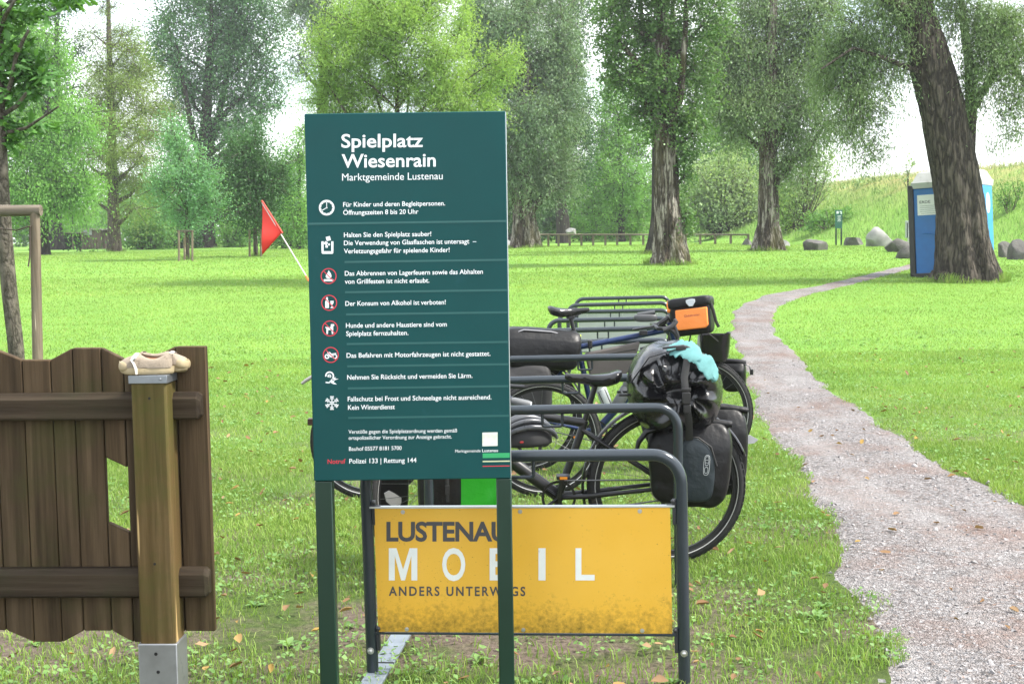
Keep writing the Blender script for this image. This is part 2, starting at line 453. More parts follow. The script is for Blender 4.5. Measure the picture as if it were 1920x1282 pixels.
# turf: blades, thinning with distance
def blades(n, y0, y1, h, wd, power, kind, marg=.5, xlo=None, xhi=None):
    u = rng.random(n)
    y = (y0 ** power + u * (y1 ** power - y0 ** power)) ** (1 / power)
    half = .40 * y + marg
    x = rng.uniform(-1, 1, n) * half
    keep = ~in_path(x, y, PIN)
    pn = snoise(np.c_[x, y, np.zeros(n)], .45, 11)
    dens = np.clip(.66 + .9 * pn + np.clip((y - 8) / 9, 0, 1), .1, 1)
    if y0 < 14:                                          # worn ground between the first racks
        wear = np.exp(-((x - .35) / .55) ** 2 - ((y - 4.9) / .35) ** 2) + .8 * np.exp(-((x + 1.05) / .3) ** 2 - ((y - 5.0) / .35) ** 2)
        dens = dens * (1 - .85 * np.clip(wear, 0, 1))
    keep &= rng.random(n) < dens
    keep &= terrain(x, y) < (1.3 if kind != 'bank' else 9)
    x, y = x[keep], y[keep]; n = len(x)
    z = terrain(x, y)
    pn = snoise(np.c_[x, y, np.zeros(n)], .8, 12)
    H = h * rng.uniform(.45, 1.15, n) * (1 + .4 * pn); W = wd * rng.uniform(.6, 1.3, n)
    a = rng.uniform(0, 2 * math.pi, n); b = rng.uniform(0, 2 * math.pi, n)
    lean = H * rng.uniform(.15, .95, n)
    dx, dy = np.cos(a), np.sin(a)
    base = np.c_[x, y, z - .004]; side = np.c_[np.cos(b), np.sin(b), np.zeros(n)] * W[:, None] / 2
    m1 = base + np.c_[dx * lean * .3, dy * lean * .3, H * .62]; tip = base + np.c_[dx * lean, dy * lean, H * np.where(lean > .8 * H, .72, 1)]
    if kind == 'near':
        return np.stack([base - side, base + side, m1 - side * .8, m1 + side * .8, tip - side * .12, tip + side * .12], 1), [(0, 1, 3, 2), (2, 3, 5, 4)]
    return np.stack([base - side, base + side, tip + side * .25, tip - side * .25], 1), [(0, 1, 2, 3)]
parts = [blades(260000, 3.7, 9.5, .042, .0045, 1.7, 'near'), blades(230000, 7, 16, .035, .0075, 1.8, 'mid'), blades(200000, 13.5, 34, .032, .013, 1.7, 'far'), blades(160000, 28, 72, .042, .028, 1.5, 'far')]
grass_cols = [(.08, .16, .03), (.13, .235, .042), (.17, .285, .058), (.21, .325, .08), (.26, .35, .11), (.31, .32, .15)]
me = inst_mesh('grass', parts)
tag(link('grass', me, leafmat('grass blade', grass_cols, .3, .55, .25, 1.1)), kind='stuff', label='short mown lawn grass with worn patches', cat='grass')

# clover, plantain and dandelion leaves low in the turf
def broad(n, y0, y1, size, flat=.35, seedk=21, thr=.0, power=1.6):
    y = (y0 ** power + rng.random(n) * (y1 ** power - y0 ** power)) ** (1 / power)
    x = rng.uniform(-1, 1, n) * (.40 * y + .4)
    keep = ~in_path(x, y, PIN) & (snoise(np.c_[x, y, np.zeros(n)], .9, seedk) > thr)
    x, y = x[keep], y[keep]; n = len(x)
    S = size * rng.uniform(.5, 1.3, n)[:, None]
    a = rng.uniform(0, 2 * math.pi, n); el = rng.uniform(-.1, .75, n)
    d = np.c_[np.cos(a) * np.cos(el), np.sin(a) * np.cos(el), np.sin(el)]
    s_ = np.c_[-np.sin(a), np.cos(a), rng.normal(0, .3, n)]
    base = np.c_[x, y, terrain(x, y) + rng.uniform(.004, .04, n)]
    wq = flat * rng.uniform(.7, 1.3, n)[:, None]
    up = np.c_[np.zeros(n), np.zeros(n), np.ones(n)]
    p0 = base; p1 = base + d * S * .45 + s_ * S * wq + up * S * .12; p2 = base + d * S; p3 = base + d * S * .45 - s_ * S * wq + up * S * .12
    pm = base + d * S * .5
    return np.stack([p0, p1, p2, p3, pm], 1), [(0, 1, 2, 4), (0, 4, 2, 3)]
def rosettes(n, y0, y1, size):
    out = []
    y = (y0 ** 1.6 + rng.random(n) * (y1 ** 1.6 - y0 ** 1.6)) ** (1 / 1.6); x = rng.uniform(-1, 1, n) * (.40 * y + .3)
    ok = ~in_path(x, y)
    for X, Y in zip(x[ok], y[ok]):
        kk = random.randint(5, 10); S0 = size * random.uniform(.6, 1.25)
        for i in range(kk):
            a = 2 * math.pi * i / kk + random.uniform(-.4, .4); el = random.uniform(.15, .95); S = S0 * random.uniform(.6, 1.1)
            d = np.array((math.cos(a) * math.cos(el), math.sin(a) * math.cos(el), math.sin(el))); d2 = np.array((math.cos(a), math.sin(a), math.sin(el) * .2)); d2 /= np.linalg.norm(d2)
            s_ = np.array((-math.sin(a), math.cos(a), 0)) * S * random.uniform(.15, .27)
            b = np.array((X, Y, float(terrain(X, Y)))); m = b + d * S * .5; tp = m + d2 * S * .5; up = np.array((0, 0, S * .06))
            out.append([b, m + s_ + up, m, m - s_ + up, tp])
    return np.array(out), [(0, 1, 2), (0, 2, 3), (2, 1, 4), (2, 4, 3)]
bp = [broad(90000, 3.8, 20, .021, .42, 21, -.05, 1.25), rosettes(380, 3.8, 18, .052)]
me = inst_mesh('weeds', bp)
tag(link('weeds', me, leafmat('clover leaf', [(.075, .16, .04), (.11, .215, .055), (.15, .26, .08), (.20, .30, .13)], .3, .5, .35, 1.15)), kind='stuff', label='clover and dandelion leaves low in the lawn', cat='weeds')

# tall rough grass on the embankment and along the wood's edge
def tall(n, x0, x1, y0, y1, h, wd, cond):
    x = rng.uniform(x0, x1, n); y = rng.uniform(y0, y1, n); z = terrain(x, y); k_ = cond(x, y, z); x, y, z = x[k_], y[k_], z[k_]; n = len(x)
    H = h * rng.uniform(.4, 1.2, n) * (1 + .6 * snoise(np.c_[x, y, x * 0], .25, 5)); W = wd * rng.uniform(.6, 1.3, n); a = rng.uniform(0, 6.28, n)
    base = np.c_[x, y, z - .02]; side = np.c_[np.cos(a), np.sin(a), a * 0] * W[:, None] / 2
    tip = base + np.c_[rng.normal(0, .28, n) * H, rng.normal(0, .28, n) * H, H]
    return np.stack([base - side, base + side, tip + side * .2, tip - side * .2], 1)
tg = tall(150000, 11, 45, 26, 95, .30, .022, lambda x, y, z: (z > 1.0))
gt = NT('rough grass'); gg = gt.n('ShaderNodeNewGeometry'); sx_ = gt.n('ShaderNodeSeparateXYZ'); gt.l(gg.outputs['Position'], sx_.inputs[0])
mr = gt.n('ShaderNodeMapRange'); mr.inputs[1].default_value = 2.4; mr.inputs[2].default_value = 4.6; gt.l(sx_.outputs[2], mr.inputs[0])
ca = gt.ramp(gg.outputs['Random Per Island'], [(0, (.12, .24, .05)), (.6, (.22, .35, .09)), (1, (.34, .40, .15))])
cb = gt.ramp(gg.outputs['Random Per Island'], [(0, (.28, .32, .12)), (.5, (.46, .41, .21)), (1, (.56, .46, .30))])
mm = gt.n('ShaderNodeMath', operation='MULTIPLY'); gt.l(mr.outputs[0], mm.inputs[0]); gt.l(gt.ramp(gt.noise(gt.geo(), .35, 4), [(.4, (.1, .1, .1)), (.6, (1, 1, 1))]), mm.inputs[1])
gt.bsdf(gt.mix(mm.outputs[0], ca, cb), .7, 0, .2)
tag(link('rough_grass', fast_mesh('rough_grass', tg.reshape(-1, 3), 4), gt.m), kind='stuff', label='tall uncut grass turning straw coloured on the embankment', cat='grass')

# fallen leaves
def litter(n):
    y = rng.uniform(3.8 ** .6, 16 ** .6, n) ** (1 / .6); x = rng.uniform(-1, 1, n) * (.40 * y + .2)
    onp = in_path(x, y); keep = (rng.random(n) < np.where(onp, .28, .6)); 
    x, y, onp = x[keep], y[keep], onp[keep]; n = len(x)
    S = rng.uniform(.010, .031, n)[:, None]; a = rng.uniform(0, 6.28, n)
    d = np.c_[np.cos(a), np.sin(a), rng.normal(0, .25, n)]; s_ = np.c_[-np.sin(a), np.cos(a), rng.normal(0, .35, n)] * rng.uniform(.4, .7, n)[:, None]
    b = np.c_[x, y, terrain(x, y) + np.where(onp, .02, .035)]; up = np.c_[a * 0, a * 0, rng.uniform(.1, .6, n)]
    out = []
    for u, v in ((-1, 0), (-.55, .55), (0, .75), (.55, .5), (1.05, 0), (.55, -.5), (0, -.75), (-.55, -.55)):
        jit = rng.uniform(.8, 1.2, n)[:, None]; out.append(b + d * S * u * jit + s_ * S * v * jit + up * S * (abs(v) * .9) + np.c_[a * 0, a * 0, rng.uniform(0, .006, n)])
    return np.stack(out + [b], 1), [(8, 0, 1, 2), (8, 2, 3, 4), (8, 4, 5, 6), (8, 6, 7, 0)]
me = inst_mesh('fallen_leaves', [litter(1500)])
tag(link('fallen_leaves', me, leafmat('dead leaf', [(.13, .07, .04), (.20, .12, .075), (.27, .17, .11), (.30, .21, .14), (.34, .23, .05), (.10, .055, .03), (.18, .10, .06)], .12, .75, .15, 1)), kind='stuff', label='scattered dry brown leaves lying in the grass', cat='leaf litter')
# loose stones lying on the gravel
sb = []
n = 9000; y = rng.uniform(3.9 ** .55, 15 ** .55, n) ** (1 / .55); x = rng.uniform(-.2, 1, n) * (.40 * y + .3); kp = in_path(x, y); x, y = x[kp], y[kp]; n = len(x)
S = rng.uniform(.004, .013, n) * np.where(rng.random(n) < .03, 1.8, 1)
tet = rng.normal(0, 1, (n, 5, 3)); tet[:, 0] = [-1, -.7, 0]; tet[:, 1] = [1, -.6, 0]; tet[:, 2] = [.1, 1, 0]; tet[:, 3] = [.3, -.2, 1]; tet[:, 4] = [-.4, .3, .9]
tet[:, :, :2] += rng.normal(0, .3, (n, 5, 2)); an = rng.uniform(0, 6.28, n); ca_, sa_ = np.cos(an), np.sin(an)
tx, ty = tet[:, :, 0] * ca_[:, None] - tet[:, :, 1] * sa_[:, None], tet[:, :, 0] * sa_[:, None] + tet[:, :, 1] * ca_[:, None]
P5 = np.stack([tx, ty, tet[:, :, 2] * .8], 2) * S[:, None, None] + np.c_[x, y, terrain(x, y) + .010][:, None, :]
tri = np.concatenate([P5[:, [0, 1, 3]], P5[:, [1, 2, 3]], P5[:, [2, 4, 3]], P5[:, [2, 0, 4]], P5[:, [0, 3, 4]]], 1).reshape(-1, 3)
gs = NT('loose stone'); g_ = gs.n('ShaderNodeObjectInfo'); gr_ = gs.noise(gs.geo(), 60, 2)
gs.bsdf(gs.ramp(gr_, [(.3, (.12, .115, .115)), (.5, (.23, .22, .22)), (.62, (.34, .33, .33)), (.7, (.26, .18, .145))]), .85, 0, .3)
tag(link('gravel', fast_mesh('gravel', tri, 3), gs.m), kind='stuff', label='loose pale chippings lying on the path', cat='gravel')
# ================================================================ trees and shrubs
def leaf_cloud(r, centers, radii, leaf, asp, cov, tl, scat, droop, lift=.15, k=26, hang=.25, shell=2.4, clump=1):
    """leaves set on short twigs through ellipsoids: (n,5,3) points, and the twig lines"""
    out = []; tw = []
    for c, rd, cv in zip(centers, radii, cov):
        area = math.pi * rd[0] * rd[2]
        N = COVER * cv * area / (.5 * leaf * leaf * asp); ns = max(3, int(N / k))
        d = r.normal(size=(ns, 3)); d /= np.linalg.norm(d, axis=1)[:, None]
        q = d * (r.random(ns) ** (1 / shell))[:, None]
        cen = c + q * rd
        # an uneven outline: sprays pushed in and out by slow noise
        cen = cen + d * rd * (.22 * snoise(d + c, .55, 3))[:, None]
        dr = q * .9 + r.normal(size=(ns, 3)) * .45 + np.array((0, 0, lift)); dr /= np.linalg.norm(dr, axis=1)[:, None]
        T = tl * r.uniform(.6, 1.4, ns)
        tw.append(np.stack([cen - dr * T[:, None] * .4, cen + dr * T[:, None] * .6 - np.c_[T * 0, T * 0, droop * T * .36]], 1))
        t = r.random((ns, k)) - .4
        pos = cen[:, None, :] + dr[:, None, :] * (t * T[:, None])[:, :, None] + r.normal(size=(ns, k, 3)) * (scat * T)[:, None, None]
        pos[:, :, 2] -= droop * T[:, None] * np.maximum(t + .4, 0) ** 2
        ld = dr[:, None, :] * .5 + r.normal(size=(ns, k, 3)) * .6; ld[:, :, 2] -= hang + droop * .5
        pos = pos.reshape(-1, 3); ld = ld.reshape(-1, 3); ld /= np.linalg.norm(ld, axis=1)[:, None]
        n = len(pos); up_ = np.repeat(dr, k, 0) * .35 + np.array((0, 0, .9)) + r.normal(size=(n, 3)) * .55; s_ = np.cross(ld, up_); s_ /= np.linalg.norm(s_, axis=1)[:, None]; nn = np.cross(ld, s_)
        Ln = (leaf * r.uniform(.6, 1.25, n))[:, None]; Wd = Ln * asp * .5
        p0 = pos; m = pos + ld * Ln * .5 - nn * Ln * .07
        out.append(np.stack([p0, m + s_ * Wd + nn * Ln * .09, pos + ld * Ln, m - s_ * Wd + nn * Ln * .09, m], 1))
    return np.concatenate(out), np.concatenate(tw)
COVER = 2.7
LEAFT = [(0, 1, 2, 4), (0, 4, 2, 3)]
def trunk_mb(mb, P, rad, n=22, ridge=.06, flare=.0, seed=0, roots=5, freq=3.0, furrow=0):
    P = [Vector(p) for p in P]; k = max(10, int((P[-1] - P[0]).length / max(rad) * 1.6)); k = min(k, 70) if not furrow else 260
    s = np.linspace(0, len(P) - 1, k); pts = np.array([tuple(p) for p in P])
    Q = np.stack([np.interp(s, np.arange(len(P)), pts[:, i]) for i in range(3)], 1); rr = np.interp(s, np.arange(len(P)), rad)
    for _ in range(2): Q[1:-1] = (Q[:-2] + 2 * Q[1:-1] + Q[2:]) / 4; rr[1:-1] = (rr[:-2] + 2 * rr[1:-1] + rr[2:]) / 4
    st = mb.n; mb.tube([tuple(q) for q in Q], list(rr), n)
    V = mb.v[-1]; r0 = rad[0]; ph = seed * 1.7
    for i in range(k):
        ring = V[i * n:(i + 1) * n]; c = Q[i]; d = ring - c; an = np.arctan2(d[:, 1], d[:, 0])
        h = Q[i][2] - Q[0][2]; f = flare * math.exp(-h / (r0 * 1.5))
        m = 1 + f * (.55 + .45 * np.cos(roots * an + ph)) + ridge * snoise(np.c_[np.cos(an) * 1.0, np.sin(an) * 1.0, np.full(n, h * .12)], freq / 3, seed)
        if furrow: m = m + furrow * (.5 - 1.3 * np.abs(snoise(np.c_[np.cos(an) * 1.0, np.sin(an) * 1.0, np.full(n, h * .28)], 2.1, seed + 9))) + furrow * .5 * snoise(np.c_[np.cos(an), np.sin(an), np.full(n, h * 1.1)], 3.5, seed + 5)
        V[i * n:(i + 1) * n] = c + d * m[:, None]
    return mb
def tree(name, label, base, trunk, blobs, leaf_px, asp, mat, bark, cat='tree', group=None, D=None, tl_px=46, scat=.165, droop=.2, lift=.15, k=64, hang=.25, limbs=True, seed=1, flare=.7, ridge=.07, depth=.8, shell=2.4, stems=(), twig=True, freq=3.0, leafshell=None, n=22, furrow=0, cmul=1.0):
    """base: photo pixel of the foot; trunk: (px, py, width px) upwards; blobs: (px, py, rx, ry[, cover]) of the crown, all at the tree's own distance"""
    r = np.random.default_rng(seed)
    g = gp(*base) if D is None else None
    if D is None: B = g; Dd = g.y
    else: q = at(base[0], base[1], D); B = Vector((q.x, D, float(terrain(q.x, D)))); Dd = D
    s = mpp(Dd)
    root = empty(name, B, 0, label, cat, group)
    loc = lambda px, py, dy=0: at(px, py, Dd + dy) - B
    mb = MB()
    pts = [Vector((0, 0, -.15))] + [loc(a, b) for a, b, c in trunk]; rad = [trunk[0][2] * s / 2 * 1.05] + [c * s / 2 for a, b, c in trunk]
    trunk_mb(mb, pts, rad, n, ridge, flare, seed, 5 + seed % 3, freq, furrow)
    for st in stems:
        trunk_mb(mb, [loc(a, b, dy) for a, b, c, dy in st], [c * s / 2 for a, b, c, dy in st], 12, ridge, 0, seed + 3, 5, freq)
    cen = []; radii = []; cov = []
    top = pts[-1]
    for b in blobs:
        dy = r.uniform(-.7, .7) * b[2] * s if len(b) < 6 else b[5] * s
        c = loc(b[0], b[1], 0); c.y += dy
        cen.append(np.array(c)); radii.append(np.array((b[2] * s, b[2] * s * depth, b[3] * s))); cov.append((b[4] if len(b) > 4 else 1.7) * cmul)
    V, tw = leaf_cloud(r, cen, radii, leaf_px * .72 * s, asp, cov, tl_px * s, scat, droop, lift, k, hang, shell)
    if limbs:
        for c, rd in zip(cen, radii):
            h = min(max(c[2] - rd[2] * .9 - 1.0 * np.hypot(c[0], c[1]) * .5, pts[1].z * 1.0 + .1), top.z)
            zs = [p.z for p in pts]; px_ = np.interp(h, zs, [p.x for p in pts]); py_ = np.interp(h, zs, [p.y for p in pts]); rr = float(np.interp(h, zs, rad)) * .55
            a = Vector((px_, py_, h)); e = Vector(c); m = a.lerp(e, .5) + Vector((r.normal() * .15, r.normal() * .15, -.04 * (e - a).length))
            rr = min(rr, .12 * (e - a).length + .01)
            mb.tube([a, a.lerp(m, .5) + Vector((0, 0, .02)), m, e], [rr, rr * .8, rr * .6, rr * .25], 7)
    if twig:
        for i in range(0, len(tw), 3):
            a, b = tw[i]; ce = cen[int(np.argmin([np.sum((a - c) ** 2) for c in cen]))]
            q = a + (ce - a) * .55
            mb.tube([tuple(q), tuple((a + q) / 2 + np.array((0, 0, .03))), tuple(b)], [.9 * s, .7 * s, .35 * s], 4, cap=False)
    mb.build('trunk', bark, root, smooth=60)
    link('crown', inst_mesh('crown', [(V, LEAFT)]), mat, root)
    return root, Dd
def shrub(name, label, base, blobs, leaf_px, asp, mat, cat='shrub', group=None, seed=1, D=None, **kw):
    r = np.random.default_rng(seed)
    if D is None and gp(*base).y > 104: D = 98
    if D is None: B = gp(*base)
    else: q = at(base[0], base[1], D); B = Vector((q.x, D, float(terrain(q.x, D))))
    Dd = B.y; s = mpp(Dd); root = empty(name, B, 0, label, cat, group)
    cen = []; radii = []; cov = []
    for b in blobs:
        c = at(b[0], b[1], Dd) - B; c.y += r.uniform(-.5, .5) * b[2] * s
        cen.append(np.array(c)); radii.append(np.array((b[2] * s, b[2] * s * .8, b[3] * s))); cov.append(b[4] if len(b) > 4 else 2.0)
    V, tw = leaf_cloud(r, cen, radii, leaf_px * s, asp, cov, kw.get('tl', 34) * s, kw.get('scat', .25), kw.get('droop', .1), kw.get('lift', .5), kw.get('k', 24), kw.get('hang', .1), 2.2)
    mb = MB()
    for i in range(0, len(tw), 4):
        a, b = tw[i]; f = np.array((a[0] * .25, a[1] * .25, -.05))
        mb.tube([tuple(f), tuple(f * .4 + a * .6 + np.array((0, 0, .1))), tuple(b)], [1.0 * s, .8 * s, .35 * s], 4, cap=False)
    mb.build('stems', BARK_BRN, root, smooth=60)
    link('foliage', inst_mesh('foliage', [(V, LEAFT)]), mat, root)
    return root
BARK_POP = barkmat('poplar bark', (.012, .0085, .0055), (.05, .037, .026), (.10, .079, .06), 9, 1.0, (.065, .058, .018), .14, .08, ((.08, .063, .05), (.36, .32, .285)))
BARK_WIL = barkmat('willow bark', (.014, .011, .0085), (.045, .036, .028), (.105, .087, .071), 11, 1.0, None, .17, .07)
BARK_DRK = barkmat('dark bark', (.010, .008, .007), (.034, .028, .024), (.06, .05, .043), 8, .8)
BARK_BRN = barkmat('brown bark', (.03, .022, .016), (.085, .066, .05), (.13, .107, .088), 12, .7)
BARK_GRY = barkmat('young grey bark', (.035, .03, .022), (.085, .075, .058), (.13, .115, .09), 12, .5, (.06, .062, .03), .5)
LF_OAK = leafmat('oak leaf', [(.035, .09, .025), (.055, .13, .035), (.08, .17, .045)], .3, .45, .45)
LF_MAP = leafmat('maple leaf', [(.03, .085, .04), (.05, .12, .055), (.08, .165, .075), (.11, .2, .10)], .3, .5, .4)
LF_LAR = leafmat('larch needles', [(.085, .13, .03), (.13, .19, .05), (.18, .235, .075)], .3, .6, .25)
LF_LIM = leafmat('lime green willow leaf', [(.13, .22, .05), (.19, .29, .085), (.24, .34, .125), (.29, .38, .165)], .42, .45, .4)
LF_LGT = leafmat('light green leaf', [(.08, .18, .045), (.12, .245, .06), (.17, .30, .09)], .4, .5, .35)
LF_GRY = leafmat('grey green willow leaf', [(.05, .10, .05), (.085, .145, .075), (.135, .195, .115), (.18, .235, .16)], .25, .45, .5)
LF_POP = leafmat('poplar leaf', [(.035, .08, .025), (.055, .115, .035), (.085, .155, .05), (.13, .2, .085)], .28, .42, .5)
LF_SIL = leafmat('silver willow leaf', [(.055, .10, .035), (.09, .15, .058), (.14, .20, .095), (.20, .26, .15)], .25, .4, .55)
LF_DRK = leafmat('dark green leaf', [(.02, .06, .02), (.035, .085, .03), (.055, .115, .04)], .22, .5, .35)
LF_BLU = leafmat('blue green leaf', [(.07, .16, .08), (.10, .21, .105), (.14, .26, .14)], .35, .5, .35)
LF_PAL = leafmat('pale willow shrub leaf', [(.13, .20, .09), (.19, .26, .13), (.25, .31, .19)], .35, .5, .35)
LF_BSH = leafmat('bush leaf', [(.05, .12, .03), (.08, .17, .045), (.12, .22, .065)], .32, .5, .35)
GB = 'tall trees around the meadow'
# --- far side, left to right
tree('willow_tree', 'pale green drooping tree behind the young oak at the left edge', (80, 473), [(80, 430, 22), (85, 330, 18), (90, 200, 10)],
     [(60, 330, 70, 60), (120, 350, 60, 60), (40, 250, 60, 60), (110, 260, 60, 50), (150, 230, 45, 50), (60, 170, 55, 50), (70, 352, 70, 30), (160, 335, 42, 26), (10, 385, 30, 40), (100, 90, 45, 60, 1.0), (30, 70, 60, 70)], 8, .42, LF_LGT, BARK_DRK, group=GB, D=62, droop=.7, hang=.5, seed=11, tl_px=52)
tree('broadleaf_tree', 'dark brownish thin crowned tree rising behind the pale green one at the left edge', (110, 468), [(105, 400, 20), (110, 200, 14), (105, 40, 6)],
     [(100, 120, 50, 40, .9), (140, 90, 40, 35, .8), (60, 60, 60, 45, .9), (130, 170, 40, 35, .9), (110, 20, 50, 40, .9), (90, 220, 60, 40), (100, -40, 60, 40)], 6, .6, LF_DRK, BARK_DRK, group=GB, D=90, seed=12)
tree('larch_tree', 'yellowish larch with a straight bare lower trunk and tiered sparse branches', (215, 472), [(214, 440, 23), (211, 330, 19), (208, 200, 15), (204, 60, 9), (202, -60, 4)],
     [(205, 330, 75, 16, 1.5), (255, 345, 55, 13, 1.3), (150, 300, 45, 14, 1.1), (270, 300, 50, 16, 1.5), (215, 285, 80, 18, 1.6), (265, 250, 52, 18, 1.7), (165, 245, 40, 18, 1.4), (225, 235, 70, 22, 1.7), (265, 200, 50, 22, 1.7), (180, 190, 40, 24, 1.4), (230, 165, 65, 25, 1.7), (250, 130, 50, 24, 1.7), (190, 130, 28, 26, 1.2), (235, 95, 42, 24, 1.5), (225, 60, 34, 20, 1.2), (170, 60, 24, 16, .6), (200, 15, 30, 20, .7), (258, 390, 46, 12, .9), (170, 375, 40, 10, .5), (215, -40, 30, 25, .8)], 5, .34, LF_LAR, BARK_BRN, group=GB, seed=13, droop=.55, lift=-.05, scat=.16, tl_px=44, depth=1.0, flare=.5)
tree('maple_tree', 'large bluish green broadleaf tree with dark forked limbs behind the staked saplings', (385, 465), [(386, 420, 29), (384, 350, 26), (382, 290, 25), (385, 210, 14), (392, 90, 9)],
     [(385, 30, 95, 60), (320, 110, 55, 50), (300, 60, 40, 45, 1.2), (450, 60, 70, 60), (500, 130, 40, 55, 1.3), (420, 120, 55, 45), (350, 170, 60, 40), (440, 175, 60, 40), (500, 200, 38, 36, 1.2), (330, 225, 42, 34, 1.2), (400, 240, 60, 32), (470, 250, 50, 34), (520, 50, 30, 60, 1.0), (380, -50, 120, 60), (480, -30, 60, 50), (455, 300, 52, 30, 1.4), (330, 280, 35, 30, 1.1), (515, 330, 32, 28, 1.0)], 6, .75, LF_MAP, BARK_DRK, group=GB, seed=14, tl_px=38, scat=.3,
     stems=[[(383, 300, 20, 0), (405, 240, 14, .5), (425, 150, 10, 1), (430, 40, 5, 1)], [(383, 320, 18, 0), (362, 250, 12, -.6), (345, 160, 8, -1), (330, 80, 4, -1)], [(384, 290, 14, 0), (392, 200, 12, 0), (398, 90, 8, 0), (395, -40, 4, 0)], [(384, 310, 10, 0), (440, 275, 8, .5), (490, 220, 5, 1)]])
tree('broadleaf_tree', 'dark olive tree close behind the trunk of the large bluish green tree', (440, 462), [(440, 420, 14), (445, 300, 9)], [(440, 370, 60, 45), (410, 320, 45, 40), (480, 330, 45, 45), (330, 350, 50, 40, 1.6), (530, 380, 40, 50), (545, 320, 30, 50, 1.4), (300, 400, 45, 40)], 6, .6, LF_BSH, BARK_DRK, group=GB, D=100, seed=15)
tree('broadleaf_tree', 'light green slender tree showing just left of the green notice board', (560, 470), [(560, 430, 8), (562, 300, 5)], [(560, 310, 24, 60, 1.5), (548, 390, 30, 50, 1.6), (568, 250, 18, 30, 1.2), (580, 430, 30, 36)], 6, .5, LF_LGT, BARK_DRK, group=GB, D=70, seed=16, depth=.9)
tree('grey_willow', 'tall hazy grey green willow at the top behind the lime green tree', (600, 466), [(600, 420, 30), (605, 200, 20), (610, 20, 10)], [(600, 40, 36, 50), (570, 10, 40, 40), (640, 60, 40, 50), (620, -40, 70, 50), (560, 120, 22, 40, 1.1), (690, 20, 50, 40)], 7, .3, LF_GRY, BARK_DRK, group=GB, D=78, seed=17, droop=.5, hang=.4)
tree('lime_willow', 'bright lime green young willow with several thin stems behind the notice board', (742, 520), [(742, 440, 12), (744, 330, 11), (745, 210, 9), (742, 120, 6), (745, 30, 3)],
     [(640, 120, 60, 45), (700, 80, 60, 50), (760, 50, 70, 55), (830, 110, 55, 45), (880, 160, 60, 40), (940, 130, 34, 34, 1.2), (620, 180, 50, 40), (690, 170, 60, 45), (770, 150, 60, 50), (830, 190, 60, 40), (900, 215, 50, 30), (600, 75, 26, 26, 1.0), (720, 10, 70, 50), (800, -10, 60, 50), (860, 60, 30, 45, 1.3), (650, 40, 40, 40, 1.2), (700, 250, 90, 50), (820, 260, 80, 50), (955, 95, 16, 30, .8), (640, 250, 50, 50), (740, 330, 120, 60, 1.2)], 11, .2, LF_LIM, BARK_BRN, group=GB, D=31, seed=18, droop=.25, lift=.5, tl_px=52, scat=.17, flare=.2, ridge=.02,
     stems=[[(742, 330, 8, 0), (715, 210, 5, .3), (680, 100, 3, .5)], [(744, 330, 7, 0), (790, 210, 5, -.3), (850, 110, 3, -.4)], [(744, 340, 7, 0), (820, 230, 4, .3), (900, 160, 2.5, .3)], [(744, 320, 6, 0), (765, 200, 4, .5), (772, 90, 3, .6)], [(742, 340, 6, 0), (660, 230, 4, -.3), (610, 150, 2.5, -.3)]])
tree('grey_poplar', 'massive grey green poplar with a pale buttressed trunk right of the notice board', (985, 465), [(985, 440, 44), (982, 400, 39), (978, 350, 38), (980, 250, 30), (985, 100, 20), (985, -60, 10)],
     [(960, 320, 60, 45, 2.2), (1030, 300, 55, 50, 2.2), (930, 250, 50, 60, 2.2), (1000, 230, 70, 60, 2.2), (1050, 200, 48, 60, 1.9), (950, 150, 60, 60, 2.2), (1020, 120, 60, 60, 2.2), (900, 90, 50, 60, 2), (960, 50, 70, 60, 2.2), (1050, 60, 45, 60, 1.7), (1000, -20, 80, 60), (900, 10, 50, 50), (1075, 140, 25, 50, 1.0), (990, 350, 60, 28, 1.8), (1060, 340, 30, 30, 1.3), (1020, 360, 40, 22, 1.6)], 8, .34, LF_GRY, BARK_POP, group=GB, seed=19, droop=.6, hang=.45, tl_px=44, flare=.45, ridge=.12, freq=5, n=72, furrow=.07)
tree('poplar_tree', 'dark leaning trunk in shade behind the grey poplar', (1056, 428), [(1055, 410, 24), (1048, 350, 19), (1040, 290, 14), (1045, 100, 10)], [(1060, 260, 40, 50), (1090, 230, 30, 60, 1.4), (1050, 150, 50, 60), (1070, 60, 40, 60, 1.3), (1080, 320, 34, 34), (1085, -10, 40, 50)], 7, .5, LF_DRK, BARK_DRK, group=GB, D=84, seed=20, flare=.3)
tree('broadleaf_tree', 'airy light green tree filling the gap left of the split poplar trunk', (1165, 440), [(1165, 420, 12), (1163, 330, 9), (1160, 220, 5)], [(1160, 200, 45, 45, 1.5), (1140, 260, 50, 50), (1190, 270, 50, 50), (1160, 340, 60, 50), (1120, 330, 36, 50, 1.6), (1205, 360, 45, 50), (1150, 150, 28, 34, 1.1), (1110, 400, 45, 36), (1190, 410, 50, 30)], 6, .55, LF_LGT, BARK_DRK, group=GB, D=88, seed=21)
